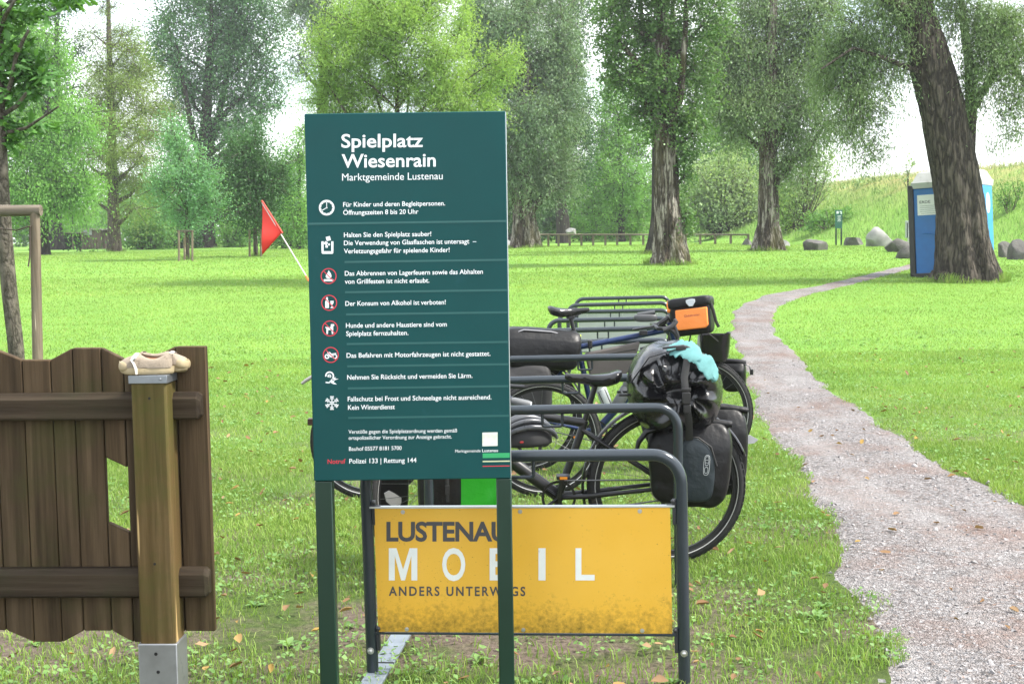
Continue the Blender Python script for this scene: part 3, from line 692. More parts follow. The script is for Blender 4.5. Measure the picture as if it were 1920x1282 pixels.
tree('poplar_tree', 'poplar with pale split bark and ivy on its right side beside the bicycles', (1256, 496), [(1257, 482, 58), (1254, 440, 52), (1250, 370, 45), (1250, 300, 42), (1248, 240, 40), (1244, 120, 30), (1240, -20, 16)],
     [(1200, 210, 45, 40, 2), (1165, 150, 40, 50, 1.7), (1230, 160, 50, 50, 2), (1190, 90, 55, 55, 2), (1270, 230, 36, 40, 2), (1300, 200, 40, 50, 1.8), (1260, 100, 50, 60, 2), (1310, 120, 36, 50, 1.6), (1150, 70, 40, 50, 1.5), (1240, 20, 70, 60, 2), (1170, 0, 50, 50, 1.7), (1320, 40, 40, 60, 1.6), (1275, 280, 26, 22, 1.8), (1300, 250, 34, 28, 1.6), (1240, -60, 90, 50), (1140, 120, 20, 30, .9), (1225, 250, 26, 20, 1.4), (1283, 330, 11, 40, 2.4, -5), (1288, 395, 10, 40, 2.4, -5), (1275, 300, 10, 30, 2.0, -9)], 8, .72, LF_POP, BARK_POP, group=GB, seed=22, lift=.45, hang=.2, droop=.1, flare=.5, ridge=.13, freq=5, n=90, furrow=.07, tl_px=42,
     stems=[[(1246, 270, 22, 0), (1215, 170, 12, .3), (1205, 60, 8, .5), (1200, -40, 4, .5)], [(1248, 260, 24, 0), (1275, 180, 16, -.3), (1285, 60, 10, -.4), (1288, -40, 5, -.4)], [(1246, 280, 18, 0), (1255, 150, 14, .8), (1262, 0, 8, 1)]])
tree('poplar_tree', 'dark narrow poplar trunk directly behind the split poplar', (1226, 476), [(1228, 455, 26), (1230, 400, 17), (1230, 300, 15), (1228, 120, 10)], [(1215, 140, 40, 50, 1.4), (1250, 60, 40, 60, 1.4), (1240, 200, 40, 40, 1.3)], 7, .7, LF_DRK, BARK_DRK, group=GB, seed=23, flare=.9, n=26)
tree('poplar_tree', 'mossy brown poplar with drooping silvery leaves in front of the pale shrubs', (1440, 470), [(1440, 455, 46), (1441, 420, 36), (1441, 340, 35), (1440, 260, 33), (1445, 150, 24), (1450, 0, 14)],
     [(1380, 200, 50, 45, 2), (1430, 190, 50, 45, 2), (1480, 230, 40, 50, 2), (1500, 290, 28, 40, 1.7), (1345, 150, 45, 50, 1.9), (1400, 110, 60, 55, 2), (1470, 130, 60, 60, 2), (1520, 180, 40, 60, 1.9), (1360, 60, 55, 55, 2), (1450, 40, 70, 60, 2), (1530, 90, 50, 60, 1.9), (1470, 310, 18, 34, 1.8, -14), (1330, 100, 30, 50, 1.6), (1420, -40, 100, 50), (1540, 240, 30, 34, 1.1), (1380, 240, 30, 26, 1.3), (1530, 10, 60, 60)], 9, .3, LF_SIL, BARK_POP, group=GB, seed=24, droop=.75, hang=.5, tl_px=56, flare=.55, ridge=.1, freq=4, n=72, furrow=.07)
tree('broadleaf_tree', 'deep green tree between the two pale barked poplars', (1345, 440), [(1345, 420, 16), (1345, 300, 11)], [(1340, 250, 50, 50), (1390, 270, 45, 50), (1370, 310, 55, 34), (1320, 310, 34, 40), (1410, 330, 36, 40), (1350, 190, 50, 50)], 7, .6, LF_BSH, BARK_DRK, group=GB, D=92, seed=25)
tree('willow_tree', 'big leaning willow with furrowed bark beside the blue cabin', (1806, 527), [(1812, 520, 104), (1809, 495, 98), (1804, 450, 90), (1801, 400, 84), (1790, 320, 82), (1774, 250, 79), (1766, 200, 80), (1739, 100, 74), (1708, 0, 64), (1680, -90, 50)],
     [(1640, 110, 60, 60, 1.5), (1600, 60, 60, 60, 1.7), (1590, 160, 50, 60, 1.6), (1560, 120, 50, 60, 1.5), (1620, 210, 45, 50, 1.2), (1640, 270, 30, 36, .8), (1680, 60, 50, 50, 1.5), (1660, 0, 70, 50, 1.8), (1700, 120, 28, 30, .8), (1850, 60, 50, 60, 1.9), (1830, 130, 36, 50, 1.8), (1890, 110, 45, 60, 1.5), (1900, 40, 60, 60, 1.8), (1800, 20, 45, 45, 1.7), (1880, 200, 40, 40, .7), (1910, 160, 40, 50, 1.1), (1620, 310, 20, 22, .4), (1870, 270, 26, 26, .35), (1590, 230, 40, 44, 1.0), (1680, 190, 40, 20, .3), (1900, 250, 34, 30, .5), (1820, 190, 20, 30, 1.5), (1760, -60, 130, 60)], 11, .22, LF_SIL, BARK_WIL, group=GB, seed=26, droop=.75, hang=.5, tl_px=60, flare=.30, ridge=.10, freq=4, n=150, furrow=.04, cmul=.86, limbs=False,
     stems=[[(1806, 345, 40, .35), (1815, 290, 28, .55), (1819, 230, 24, .7), (1822, 185, 24, .8), (1818, 120, 18, .9), (1806, 40, 14, 1), (1800, -50, 9, 1)], [(1830, 190, 18, .8), (1870, 130, 14, .5), (1925, 95, 11, .2), (1980, 90, 6, .2)], [(1832, 200, 12, .8), (1862, 120, 8, 1), (1885, 90, 5, 1)], [(1745, 60, 30, 0), (1690, 10, 18, -.6), (1600, -30, 9, -1.2)], [(1760, 150, 12, 0), (1660, 110, 8, -.6), (1600, 90, 5, -.8), (1540, 130, 3, -1)], [(1890, 110, 8, .4), (1930, 170, 5, .2)]])
# --- staked saplings on the lawn
tree('sapling', 'blue green staked sapling with a pointed crown on the lawn', (352, 487), [(351, 465, 8), (350, 430, 7), (348, 350, 5), (330, 260, 3)], [(345, 390, 50, 28), (350, 340, 55, 38), (335, 290, 42, 36), (325, 250, 24, 28, 1.6), (390, 380, 36, 30, 1.5), (300, 350, 26, 26, 1.4), (380, 330, 32, 36, 1.4), (360, 415, 36, 16, 1.2), (320, 225, 12, 14, 1.0)], 6, .6, LF_BLU, BARK_BRN, group='staked saplings on the lawn', seed=31, flare=.1, ridge=.02, lift=.5)
tree('sapling', 'dark green staked sapling with a dense crown behind the red pennant', (480, 481), [(480, 460, 7), (479, 430, 6), (475, 350, 5), (470, 270, 3)], [(475, 390, 52, 34, 2.2), (480, 330, 55, 44, 2.2), (460, 290, 40, 40, 2), (450, 360, 36, 40, 2), (510, 350, 34, 44, 1.9), (475, 255, 22, 24, 1.6), (480, 420, 34, 18, 1.6)], 6, .75, LF_DRK, BARK_BRN, group='staked saplings on the lawn', seed=32, flare=.1, ridge=.02)
# --- shrubs
GS = 'bushes along the edge of the lawn'
for i, (lab, b, bl, m, kw) in enumerate([
    ('low dark green bush left of the larch trunk by the shed', (150, 472), [(147, 462, 8, 8), (178, 466, 10, 5)], LF_DRK, {}),
    ('wide green bush right of the larch trunk', (270, 468), [(250, 440, 24, 28), (280, 430, 26, 38), (305, 448, 26, 22), (265, 455, 30, 16)], LF_BSH, {}),
    ('dark green bush behind the first staked sapling', (335, 466), [(330, 440, 26, 28), (355, 448, 22, 22), (310, 455, 22, 16)], LF_DRK, {}),
    ('pale reedy bush right of the maple trunk', (430, 464), [(425, 445, 22, 20), (455, 440, 22, 26), (445, 455, 30, 14)], LF_LGT, {}),
    ('light green hedge plant left of the notice board', (540, 466), [(520, 440, 26, 28), (555, 430, 26, 40), (580, 445, 20, 30)], LF_BSH, {}),
    ('shaggy bush at the foot of the leaning dark trunk', (1105, 440), [(1095, 410, 24, 34), (1120, 400, 30, 36), (1080, 428, 20, 16)], LF_BSH, {}),
    ('bush with pale pinkish seed heads behind the low rail', (1165, 440), [(1160, 415, 36, 28), (1190, 425, 30, 20), (1140, 430, 26, 16)], LF_PAL, {}),
    ('bright green creeper bush right of the ivy trunk', (1300, 440), [(1300, 380, 12, 60), (1305, 420, 16, 26)], LF_LGT, {}),
    ('large pale willow shrub between the two pale barked poplars', (1360, 440), [(1340, 350, 46, 50), (1380, 360, 44, 60), (1350, 400, 60, 40), (1400, 395, 34, 46), (1310, 390, 30, 50), (1365, 320, 30, 34, 1.3)], LF_PAL, dict(tl=46, droop=.1)),
    ('small bright green bush at the mossy poplar trunk', (1472, 440), [(1470, 390, 14, 40), (1478, 410, 16, 30)], LF_LIM, {}),
    ('airy olive willow bush at the foot of the embankment', (1492, 432), [(1500, 350, 34, 50, 1.1), (1530, 340, 34, 44, .9), (1490, 390, 24, 40, 1.1), (1520, 300, 34, 26, .6), (1550, 310, 22, 30, .6), (1470, 330, 22, 40, .8)], LF_PAL, dict(tl=50, lift=.9, scat=.14)),
    ('dark green scrub patch on the embankment slope', (1555, 428), [(1545, 410, 30, 12), (1580, 402, 22, 9), (1520, 420, 20, 12)], LF_BSH, dict(tl=16)),
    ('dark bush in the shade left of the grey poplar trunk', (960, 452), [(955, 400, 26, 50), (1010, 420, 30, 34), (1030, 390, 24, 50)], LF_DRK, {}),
]):
    shrub('bush', lab, b, bl, 6, .5, m, 'bush', GS, 40 + i, **kw)
for i, (lab, b, bl) in enumerate([
    ('thin pale sapling standing on the skyline of the embankment', (1702, 349), [(1702, 322, 7, 16, .55), (1708, 308, 6, 10, .4), (1697, 334, 8, 9, .6)]),
    ('loose tuft of tall weeds on the skyline right of the mossy poplar', (1610, 352), [(1606, 345, 14, 8, .8), (1630, 342, 12, 9, .8), (1655, 343, 10, 7, .7)]),
    ('rough green scrub on the embankment behind the right edge of the blue cabin', (1890, 400), [(1895, 375, 22, 14, 1.2), (1915, 360, 16, 12, 1.0), (1885, 352, 14, 8, .8)])]):
    shrub('bush', lab, b, bl, 6, .4, LF_PAL if i < 2 else LF_BSH, 'bush', GS, 80 + i, tl=22, lift=.9)
# far-off wood that closes the view between the trunks
r_ = np.random.default_rng(5); cen = []; rd = []; cv = []; tk = MB()
for px in range(-160, 1440, 26):
    D = r_.uniform(112, 150); hy = r_.uniform(300, 380) if px < 1330 else r_.uniform(340, 390)
    if 520 < px < 600: hy += 40
    s = mpp(D); c = at(px + r_.uniform(-12, 12), (hy + 460) / 2, D); cen.append(np.array(c)); rd.append(np.array((34 * s, 30 * s, (460 - hy) / 2 * s))); cv.append(1.8)
    x, y, z = c; tk.tube([(x, y, float(terrain(x, y)) - .2), (x + r_.normal() * .3, y, z)], [.22, .14], 7)
V, tw = leaf_cloud(r_, cen, rd, 7 * mpp(130), .6, cv, 40 * mpp(130), .25, .2)
wd = link('woodland', inst_mesh('woodland', [(V, LEAFT)]), LF_BSH)
tag(wd, kind='stuff', label='distant mass of green woodland closing the view behind the lawn', cat='woodland')
# dark wood behind the grey poplar
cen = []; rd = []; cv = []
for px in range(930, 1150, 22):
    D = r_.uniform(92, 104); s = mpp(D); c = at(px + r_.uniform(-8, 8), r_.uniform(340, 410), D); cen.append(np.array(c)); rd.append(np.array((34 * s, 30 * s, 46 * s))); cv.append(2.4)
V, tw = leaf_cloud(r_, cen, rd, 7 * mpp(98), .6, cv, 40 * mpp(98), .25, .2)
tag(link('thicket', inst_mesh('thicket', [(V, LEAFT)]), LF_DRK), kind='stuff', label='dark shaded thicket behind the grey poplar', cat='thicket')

# longer grass left standing round the feet of the trees
tf = []
for (px, py, rp, nn_) in ((1812, 527, 62, 2600), (1256, 496, 40, 1500), (1226, 476, 22, 500), (1440, 470, 32, 900), (985, 465, 34, 900), (215, 472, 18, 400), (385, 465, 22, 400), (352, 487, 8, 160), (480, 481, 8, 160)):
    g = gp(px, py); s = mpp(g.y); a = rng.uniform(0, 6.28, nn_); q = rp * s * rng.uniform(.72, 1.25, nn_); x = g.x + np.cos(a) * q; y = g.y + np.sin(a) * q; z = terrain(x, y)
    H = rng.uniform(.05, .17, nn_) * (1 + .5 * np.sin(a * 3 + px)); b = rng.uniform(0, 6.28, nn_); W = rng.uniform(.010, .022, nn_)
    base = np.c_[x, y, z - .01]; sd_ = np.c_[np.cos(b), np.sin(b), b * 0] * W[:, None] / 2; tip = base + np.c_[rng.normal(0, .35, nn_) * H, rng.normal(0, .35, nn_) * H, H]
    tf.append(np.stack([base - sd_, base + sd_, tip + sd_ * .2, tip - sd_ * .2], 1))
tag(link('grass_tufts', inst_mesh('grass_tufts', [(np.concatenate(tf), [(0, 1, 2, 3)])]), _mc['grass blade']), kind='stuff', label='longer grass standing round the feet of the trees', cat='grass')
# ================================================================ notice board
TEAL = paint('teal sign enamel', (.002, .054, .055), .5, 0, .08, 3, .02, 30, .22, ((.007, .064, .071), 9, .62))
SIGNGREEN = paint('dark green post enamel', srgb(12, 44, 32), .38, 0, .1, 5, .05, 40, .5, (srgb(60, 95, 80), 26, .74))
STRIPE = paint('lighter teal print', srgb(24, 84, 82), .35, 0, .04)
WHITE = paint('white print', (.78, .82, .83), .4, 0, .03)
RED = paint('red print', srgb(205, 48, 66), .4, 0, .03)
PGREEN = paint('green print', srgb(46, 158, 98), .4, 0, .03)
PCREAM = paint('cream print', srgb(200, 210, 170), .4, 0, .03)
ALU = paint('aluminium edge', (.62, .64, .65), .35, .8, .05)
SY = 4.29
def pl(px, py, Y=SY):
    p = at(px, py, Y); return p
x0 = (at(570, 214, SY).x + at(589, 903, SY).x) / 2; x1 = (at(948, 208, SY).x + at(957.5, 895, SY).x) / 2
z1 = (at(570, 214, SY).z + at(948, 208, SY).z) / 2; z0 = (at(589, 903, SY).z + at(957.5, 895, SY).z) / 2
SX = (x0 + x1) / 2
sign = empty('notice_board', (SX, SY, 0), 0, 'tall dark teal playground rules board with white lettering on two green posts', 'sign')
so_ = Vector((SX, SY, 0))
m = MB(); m.box((0, .0135, (z0 + z1) / 2), (x1 - x0, .027, z1 - z0)); m.build('board', TEAL, sign, bevel=.003)
m = MB(); m.box((x1 - SX + .001, .0135, (z0 + z1) / 2), (.002, .022, z1 - z0 - .006)); m.build('right_edge_strip', ALU, sign)  # thin bright strip along the right edge only
for a, b in ((590.5, 623), (930.5, 959.5)):
    xa = at(a, 920, SY + .002).x - SX; xb = at(b, 920, SY + .002).x - SX
    m = MB(); m.box(((xa + xb) / 2, .002 + .0275, (z0 - .3) / 2 - .001), (xb - xa, .055, z0 + .3)); m.build('post', SIGNGREEN, sign, bevel=.004)
    m = MB(); m.box(((xa + xb) / 2, .0285 + .0275, (z0 + z1) / 2), (xb - xa, .055, z1 - z0 - .04)); m.build('post_bracket', SIGNGREEN, sign, bevel=.004)
fm = lambda u, v: at(u, v, SY - .0012) - so_
ZR = lambda x: 0
LN = [("Spielplatz", 640, 793, (277.4, 276), 25.5, .016), ("Wiesenrain", 640.6, 817, (315, 312.6), 25.5, .016), ("Marktgemeinde Lustenau", 641.4, 830, (339, 336.4), 13.2, .0),
      ("Für Kinder und deren Begleitpersonen.", 643.4, 834.6, (388, 385.4), 8.8, .011), ("Öffnungszeiten 8 bis 20 Uhr", 643.4, 784.6, (403, 401), 8.8, .011),
      ("Halten Sie den Spielplatz sauber!", 644.8, 808.5, (445, 442.8), 8.8, .011), ("Die Verwendung von Glasflaschen ist untersagt  –", 644.8, 893, (460, 456.5), 8.8, .011), ("Verletzungsgefahr für spielende Kinder!", 644.8, 843, (475.3, 472.6), 8.8, .011),
      ("Das Abbrennen von Lagerfeuern sowie das Abhalten", 646.5, 905.4, (517, 513.4), 8.8, .011), ("von Grillfesten ist nicht erlaubt.", 646.5, 805, (532.2, 530), 8.8, .011),
      ("Der Konsum von Alkohol ist verboten!", 647.5, 835.7, (573.4, 570.6), 8.8, .011), ("Hunde und andere Haustiere sind vom", 648.6, 837.8, (614.5, 612), 8.8, .011), ("Spielplatz fernzuhalten.", 649, 765.8, (629.7, 628), 8.8, .011),
      ("Das Befahren mit Motorfahrzeugen ist nicht gestattet.", 649.8, 919.6, (670.6, 667), 8.8, .011), ("Nehmen Sie Rücksicht und vermeiden Sie Lärm.", 651, 885.8, (711.6, 708.2), 8.8, .011),
      ("Fallschutz bei Frost und Schneelage nicht ausreichend.", 652, 921.4, (752.2, 748.4), 8.8, .011), ("Kein Winterdienst", 652.5, 740.3, (768, 766.6), 8.8, .011),
      ("Verstöße gegen die Spielplatzordnung werden gemäß", 653.4, 857, (812.6, 810), 6.8, .005), ("ortspolizeilicher Verordnung zur Anzeige gebracht.", 653.7, 847, (824, 821.4), 6.8, .005), ("Bauhof 05577 8181 5700", 654.3, 753, (844.7, 843), 7.2, .005),
      ("Marktgemeinde", 853.5, 901, (848, 847.2), 5.4, .0), ("Lustenau", 904, 933.6, (847.2, 846.6), 5.6, .008), ("Polizei 133 | Rettung 144", 654.9, 780.9, (868.6, 866.4), 8.8, .008)]
for nm_, idx in (('title_lettering', (0, 1)), ('subtitle_lettering', (2,)), ('rule_lettering', (3, 4)), ('rule_lettering', (5, 6, 7)), ('rule_lettering', (8, 9)), ('rule_lettering', (10,)), ('rule_lettering', (11, 12)), ('rule_lettering', (13,)), ('rule_lettering', (14,)), ('rule_lettering', (15, 16)), ('notice_lettering', (17, 18)), ('phone_lettering', (19,)), ('municipal_lettering', (20, 21)), ('phone_lettering', (22,))):
    m = MB()
    for k_ in idx: tx_, a, b, bs, cp, bd = LN[k_]; text(m, tx_, a, b, bs, cp, fm, bd)
    m.build(nm_, WHITE, sign, smooth=0)
m = MB(); text(m, "Notruf", 614.3, 647.8, (869.2, 868.4), 8.6, fm, .008); m.build('emergency_lettering', RED, sign, smooth=0)
def quadpx(mb, a, b, y, yr, h, mat=0, f=fm):
    mb.add([tuple(f(a, y)), tuple(f(b, yr)), tuple(f(b, yr + h)), tuple(f(a, y + h))], [(3, 2, 1, 0)], mat)
fs = lambda u, v: at(u, v, SY - .0007) - so_
for a, yl, yr in ((575.6, 418, 412.6), (646, 489.4, 485.2), (647, 546, 542), (649, 587.6, 583.6), (650, 643, 639), (651, 684.8, 680.8), (652, 726, 721.8), (653, 781.4, 777.2)):
    m = MB(); b_ = 949.6 + (yl - 410) / 400 * 5; quadpx(m, a, b_, yl, yr, 3.7, f=fs); m.build('divider_stripe', STRIPE, sign, smooth=0)
m = MB(); quadpx(m, 905, 955.8, 849.4, 848.6, 9, 0); quadpx(m, 905, 956, 863.6, 862.8, 2.3, 1); quadpx(m, 905, 956, 873, 872.2, 1.5, 2); m.build('municipal_stripes', [PGREEN, PCREAM, RED], sign, smooth=0)
stk = NT('faded sticker'); g1 = stk.noise(stk.coord((1, 1, 1)), 40, 3)
stk.bsdf(stk.ramp(g1, [(.35, (.62, .72, .55)), (.55, (.72, .78, .68)), (.7, (.55, .68, .80))]), .4)
m = MB(); quadpx(m, 904.4, 933, 810.6, 810, 25.6); m.build('sticker', stk.m, sign, smooth=0)
# pictograms, drawn in photo pixels round their centres
def disc(mb, cx, cy, r, n=28, mat=0, f=fm, sy=1):
    mb.add([tuple(f(cx + r * math.cos(2 * math.pi * i / n), cy + sy * r * math.sin(2 * math.pi * i / n))) for i in range(n)], [tuple(range(n))[::-1]], mat)
def ring(mb, cx, cy, ro, ri, n=40, mat=0, f=fm, a0=0, a1=360):
    V = []; F = []
    for i in range(n + 1):
        a = R(a0 + (a1 - a0) * i / n)
        V += [tuple(f(cx + ro * math.cos(a), cy + ro * math.sin(a))), tuple(f(cx + ri * math.cos(a), cy + ri * math.sin(a)))]
        if i: F.append((2 * i - 2, 2 * i - 1, 2 * i + 1, 2 * i))
    mb.add(V, F, mat)
def poly(mb, cx, cy, P, mat=0, f=fm): mb.add([tuple(f(cx + a, cy + b)) for a, b in P], [tuple(range(len(P)))], mat)
def bar(mb, cx, cy, a, b, w_, mat=0, f=fm):
    a = Vector(a); b = Vector(b); d = (b - a).normalized(); q = Vector((-d.y, d.x)) * w_ / 2
    poly(mb, cx, cy, [a + q, b + q, b - q, a - q], mat, f)
fr = lambda u, v: at(u, v, SY - .0020) - so_
def forbid(mb, cx, cy): ring(mb, cx, cy, 14.8, 13.2, mat=1, f=fr); bar(mb, cx, cy, (-9.8, -9.8), (9.8, 9.8), 1.5, 1, fr)
def picto(fn):
    m = MB(); fn(m); m.build('pictogram', [WHITE, RED, TEAL], sign, smooth=0)
def p_clock(m):
    cx, cy = 612.5, 389.5; ring(m, cx, cy, 14.6, 10.4); bar(m, cx, cy, (0, 0), (0, -10.3), 1.3); bar(m, cx, cy, (.4, -.3), (-8.6, 5.2), 1.5); disc(m, cx, cy, 1.6)
    for i in range(12): a = R(30 * i); bar(m, cx, cy, (10.3 * math.cos(a), 10.3 * math.sin(a)), (12.2 * math.cos(a), 12.2 * math.sin(a)), .9, 2, fr)
def p_bin(m):
    cx, cy = 614, 461; poly(m, cx, cy, [(-11.4, -8.5), (-7.2, -8.5), (-7.2, 10), (-11.4, 12)]); poly(m, cx, cy, [(7, -8.5), (11.2, -8.5), (11.2, 12), (7, 10)]); poly(m, cx, cy, [(-11.4, 10), (11.2, 10), (11.2, 13), (9.5, 15), (-9.7, 15), (-11.4, 13)])
    for x, y, h, a in ((1.6, -13.6, 4, -15), (-3, -5, 3, 30), (3, -2.6, 1.7, 45), (-1.5, 1.2, 2.3, 5)):
        c_, s_ = math.cos(R(a)), math.sin(R(a)); poly(m, cx, cy, [(x + h * (u * c_ - v * s_), y + h * (u * s_ + v * c_)) for u, v in ((-1, -1), (1, -1), (1, 1), (-1, 1))])
def p_fire(m):
    cx, cy = 616.2, 517.6; poly(m, cx, cy, [(0, -11), (2.2, -7.5), (4.5, -4), (5.5, 0), (4.2, 3.6), (1, 5), (-3, 4.6), (-5.6, 1.5), (-5, -2.5), (-2.4, -5)]); poly(m, cx, cy, [(-8.4, 5.8), (8.2, 5.8), (9.4, 7.8), (8.2, 9.8), (-8.4, 9.8), (-9.6, 7.8)]); forbid(m, cx, cy)
def p_bottle(m):
    cx, cy = 617.2, 567.6; poly(m, cx, cy, [(-5.6, -10.5), (-2.4, -10.5), (-2.4, -5), (-.4, -2.4), (-.4, 9.8), (-7.4, 9.8), (-7.4, -2.4), (-5.6, -5)]); poly(m, cx, cy, [(2, -3.6), (8.4, -3.6), (7.8, 1.5), (5.8, 3.4), (5.8, 7), (8.6, 9.8), (2, 9.8), (4.6, 7), (4.6, 3.4), (2.6, 1.5)]); forbid(m, cx, cy)
def p_dog(m):
    cx, cy = 618.8, 615.6; poly(m, cx, cy, [(-8.6, -3), (-6, -2.4), (1, -2.4), (1.6, -8), (7.6, -8), (8, -5), (6, -4.4), (6, 10.4), (3.4, 10.4), (2.6, 3), (-3.4, 3), (-4, 10.4), (-6.8, 10.4), (-6.8, 0), (-8.8, -1)]); forbid(m, cx, cy)
def p_moto(m):
    cx, cy = 620.2, 665.2; ring(m, cx - 7, cy + 3, 4.6, 2.4, 24); ring(m, cx + 7.6, cy + 3, 4.6, 2.4, 24); poly(m, cx, cy, [(-6, -5.5), (-1.5, -5.5), (1.5, -2.4), (10.4, -3.8), (10, -1.5), (5, 1), (3.5, 4.6), (-1, 4.6), (-3, .5), (-6, 3.5), (-7.5, 2.5), (-4.5, -1.6), (-7, -4)]); forbid(m, cx, cy)
def p_ear(m):
    cx, cy = 619.5, 708.5; ring(m, cx - 1.5, cy - 4, 8.4, 5.8, 24, a0=170, a1=400); bar(m, cx, cy, (5, .6), (-2.6, 9), 2.6); bar(m, cx, cy, (-2, 8.8), (-9, 8), 2.6); ring(m, cx - 2, cy - 3.4, 3.6, 2.0, 18, a0=150, a1=420); disc(m, cx - 2.8, cy - 2.8, 1.6)
    poly(m, cx, cy, [(4, -.5), (11, -1.5), (8, 1), (15.5, 1.6), (8, 4), (2.5, 3)]); poly(m, cx, cy, [(.5, 5), (8, 5), (6, 7.5), (12, 11.5), (6, 11.5), (-1, 8)])
def p_snow(m):
    cx, cy = 622.4, 755.2
    for i in range(6):
        a = R(60 * i + 30); d = Vector((math.cos(a), math.sin(a))); q = Vector((-d.y, d.x)); bar(m, cx, cy, d * 0, d * 13, 2.2)
        for t_, l_ in ((6, 4), (9.2, 4.4)):
            for s_ in (1, -1): bar(m, cx, cy, d * t_, d * (t_ + l_ * .75) + q * s_ * l_ * .75, 1.9)
for f_ in (p_clock, p_bin, p_fire, p_bottle, p_dog, p_moto, p_ear, p_snow): picto(f_)

# ================================================================ bicycle racks
RACK = paint('anthracite powder coat', srgb(46, 53, 59), .22, .15, .1, 7, .04, 50, .5, ((.16, .17, .17), 55, .74))
STEEL = paint('zinc plated steel', (.50, .50, .49), .38, .85, .1, 20)
DARKMETAL = paint('dark bracket', (.03, .032, .035), .5, .3, .1)
yp = NT('yellow panel with algae stains'); v = yp.coord(); sx_ = yp.n('ShaderNodeSeparateXYZ'); yp.l(v, sx_.inputs[0])
mr = yp.n('ShaderNodeMapRange'); mr.inputs[1].default_value = .40; mr.inputs[2].default_value = .19; yp.l(sx_.outputs[2], mr.inputs[0])
n1 = yp.noise(v, 6, 10, .8); n2 = yp.noise(v, 60, 6, .7)
ad = yp.n('ShaderNodeMath', operation='MULTIPLY_ADD'); yp.l(n1, ad.inputs[0]); ad.inputs[1].default_value = 1.25; yp.l(mr.outputs[0], ad.inputs[2])
sc_ = yp.n('ShaderNodeMath', operation='MULTIPLY'); yp.l(ad.outputs[0], sc_.inputs[0]); yp.l(yp.ramp(n2, [(.3, (.72, .72, .72)), (.7, (1.2, 1.2, 1.2))]), sc_.inputs[1])
c = yp.mix(yp.ramp(yp.noise(v, 3, 4), [(.3, (0, 0, 0)), (.7, (1, 1, 1))]), srgb(216, 166, 50), srgb(224, 176, 66))
dirt_f = yp.ramp(sc_.outputs[0], [(.62, (0, 0, 0)), (1.0, (.55, .55, .55))])
dirt_f = yp.ramp(sc_.outputs[0], [(.80, (0, 0, 0)), (.98, (.35, .35, .35)), (1.0, (.4, .4, .4))]) if False else dirt_f
hv = yp.n('ShaderNodeMapRange'); hv.inputs[1].default_value = 1.12; hv.inputs[2].default_value = 1.95; yp.l(sc_.outputs[0], hv.inputs[0])
c = yp.mix(yp.ramp(hv.outputs[0], [(0, (0, 0, 0)), (1, (.9, .9, .9))]), c, srgb(100, 84, 20))
spk = yp.noise(v, 130, 3, .6); c = yp.mix(yp.ramp(spk, [(.68, (0, 0, 0)), (.73, (.7, .7, .7))]), c, srgb(110, 84, 30))
yp.bsdf(c, .45, 0, .4)
YEL = yp.m
GREYP = paint('pale grey panel back', (.27, .29, .28), .6, 0, .1, 3)
INK = paint('dark grey print', (.055, .055, .062), .5, 0, .05)
WPR = paint('weathered white print', (.72, .74, .72), .5, 0, .05, 20, .02, 50, .4, ((.34, .36, .28), 40, .62))
RW, RH, RR, RC = 1.083, .789, .021, .095
def hoop_pts(W=RW, H=RH, c=RC, n=8):
    P = [(-W / 2, 0, -.25), (-W / 2, 0, .2), (-W / 2, 0, H - c - .001)]
    for i in range(n + 1): a = R(180 - 90 * i / n); P.append((-W / 2 + c + c * math.cos(a), 0, H - c + c * math.sin(a)))
    for i in range(n + 1): a = R(90 - 90 * i / n); P.append((W / 2 - c + c * math.cos(a), 0, H - c + c * math.sin(a)))
    return P + [(W / 2, 0, .2), (W / 2, 0, -.25)]
def make_rack():
    root = empty('bicycle_rack', (0, 0, 0))
    m = MB(); m.tube(hoop_pts(), RR, 18); m.build('hoop', RACK, root, smooth=60)
    m = MB(); h = RH - RR + .004; P = [(-.043, 0, h), (-.043, 0, RH - .062)]
    for i in range(5): a = R(180 + 90 * i / 4); P.append((-.031 + .012 * math.cos(a), 0, RH - .062 + .012 * math.sin(a)))
    for i in range(5): a = R(270 + 90 * i / 4); P.append((.031 + .012 * math.cos(a), 0, RH - .062 + .012 * math.sin(a)))
    m.tube(P + [(.043, 0, h)], .0065, 8); m.build('locking_loop', RACK, root, smooth=60)
    for s_ in (-1, 1):
        m = MB(); m.lathe([(.012, 0), (.012, .004), (.007, .004), (.007, .011), (.0035, .013)], 12, Matrix.Translation((s_ * RW / 2, -RR + .002, .112)) @ Matrix.Rotation(R(90), 4, 'X'), 0); m.build('bolt', STEEL, root, smooth=40)
    return root
rack0 = make_rack()
RD0, RDS = 4.5, 1.21
racks = []
NEARW = ['with the yellow panel, nearest the notice board', 'directly behind the yellow panel, in front of the black touring bicycle', 'behind the black saddle of the nearest bicycle', 'crossing in front of the blue bicycle', 'right behind the blue bicycle top tube', 'sixth in the row, left corner above the black roll bag', 'seventh in the row, behind the blue bicycle saddle nose', 'eighth in the row, passing behind the blue bicycle saddle', 'second from the far end of the row', 'last and farthest in the row, with a pale grey panel back']
for i in range(10):
    o = rack0 if i == 0 else copy_tree(rack0)
    d = RD0 + RDS * i; px = 981 if i == 0 else 1248 - 267 / (1 + .269 * i)
    o.location = (at(px, 800, d).x, d, float(terrain(0, d)) * .5 - .004 * i)
    o.rotation_euler = (0, R(-.75 if i == 0 else -.5 + .2 * math.sin(i * 2.1)), R(-6.5 if i == 0 else -1.2 + .9 * math.sin(i * 1.7)))
    tag(o, 'grey steel bicycle hoop ' + NEARW[i], 'bike rack', 'bicycle hoops in a row beside the path')
    racks.append(o)
bpy.context.view_layer.update()
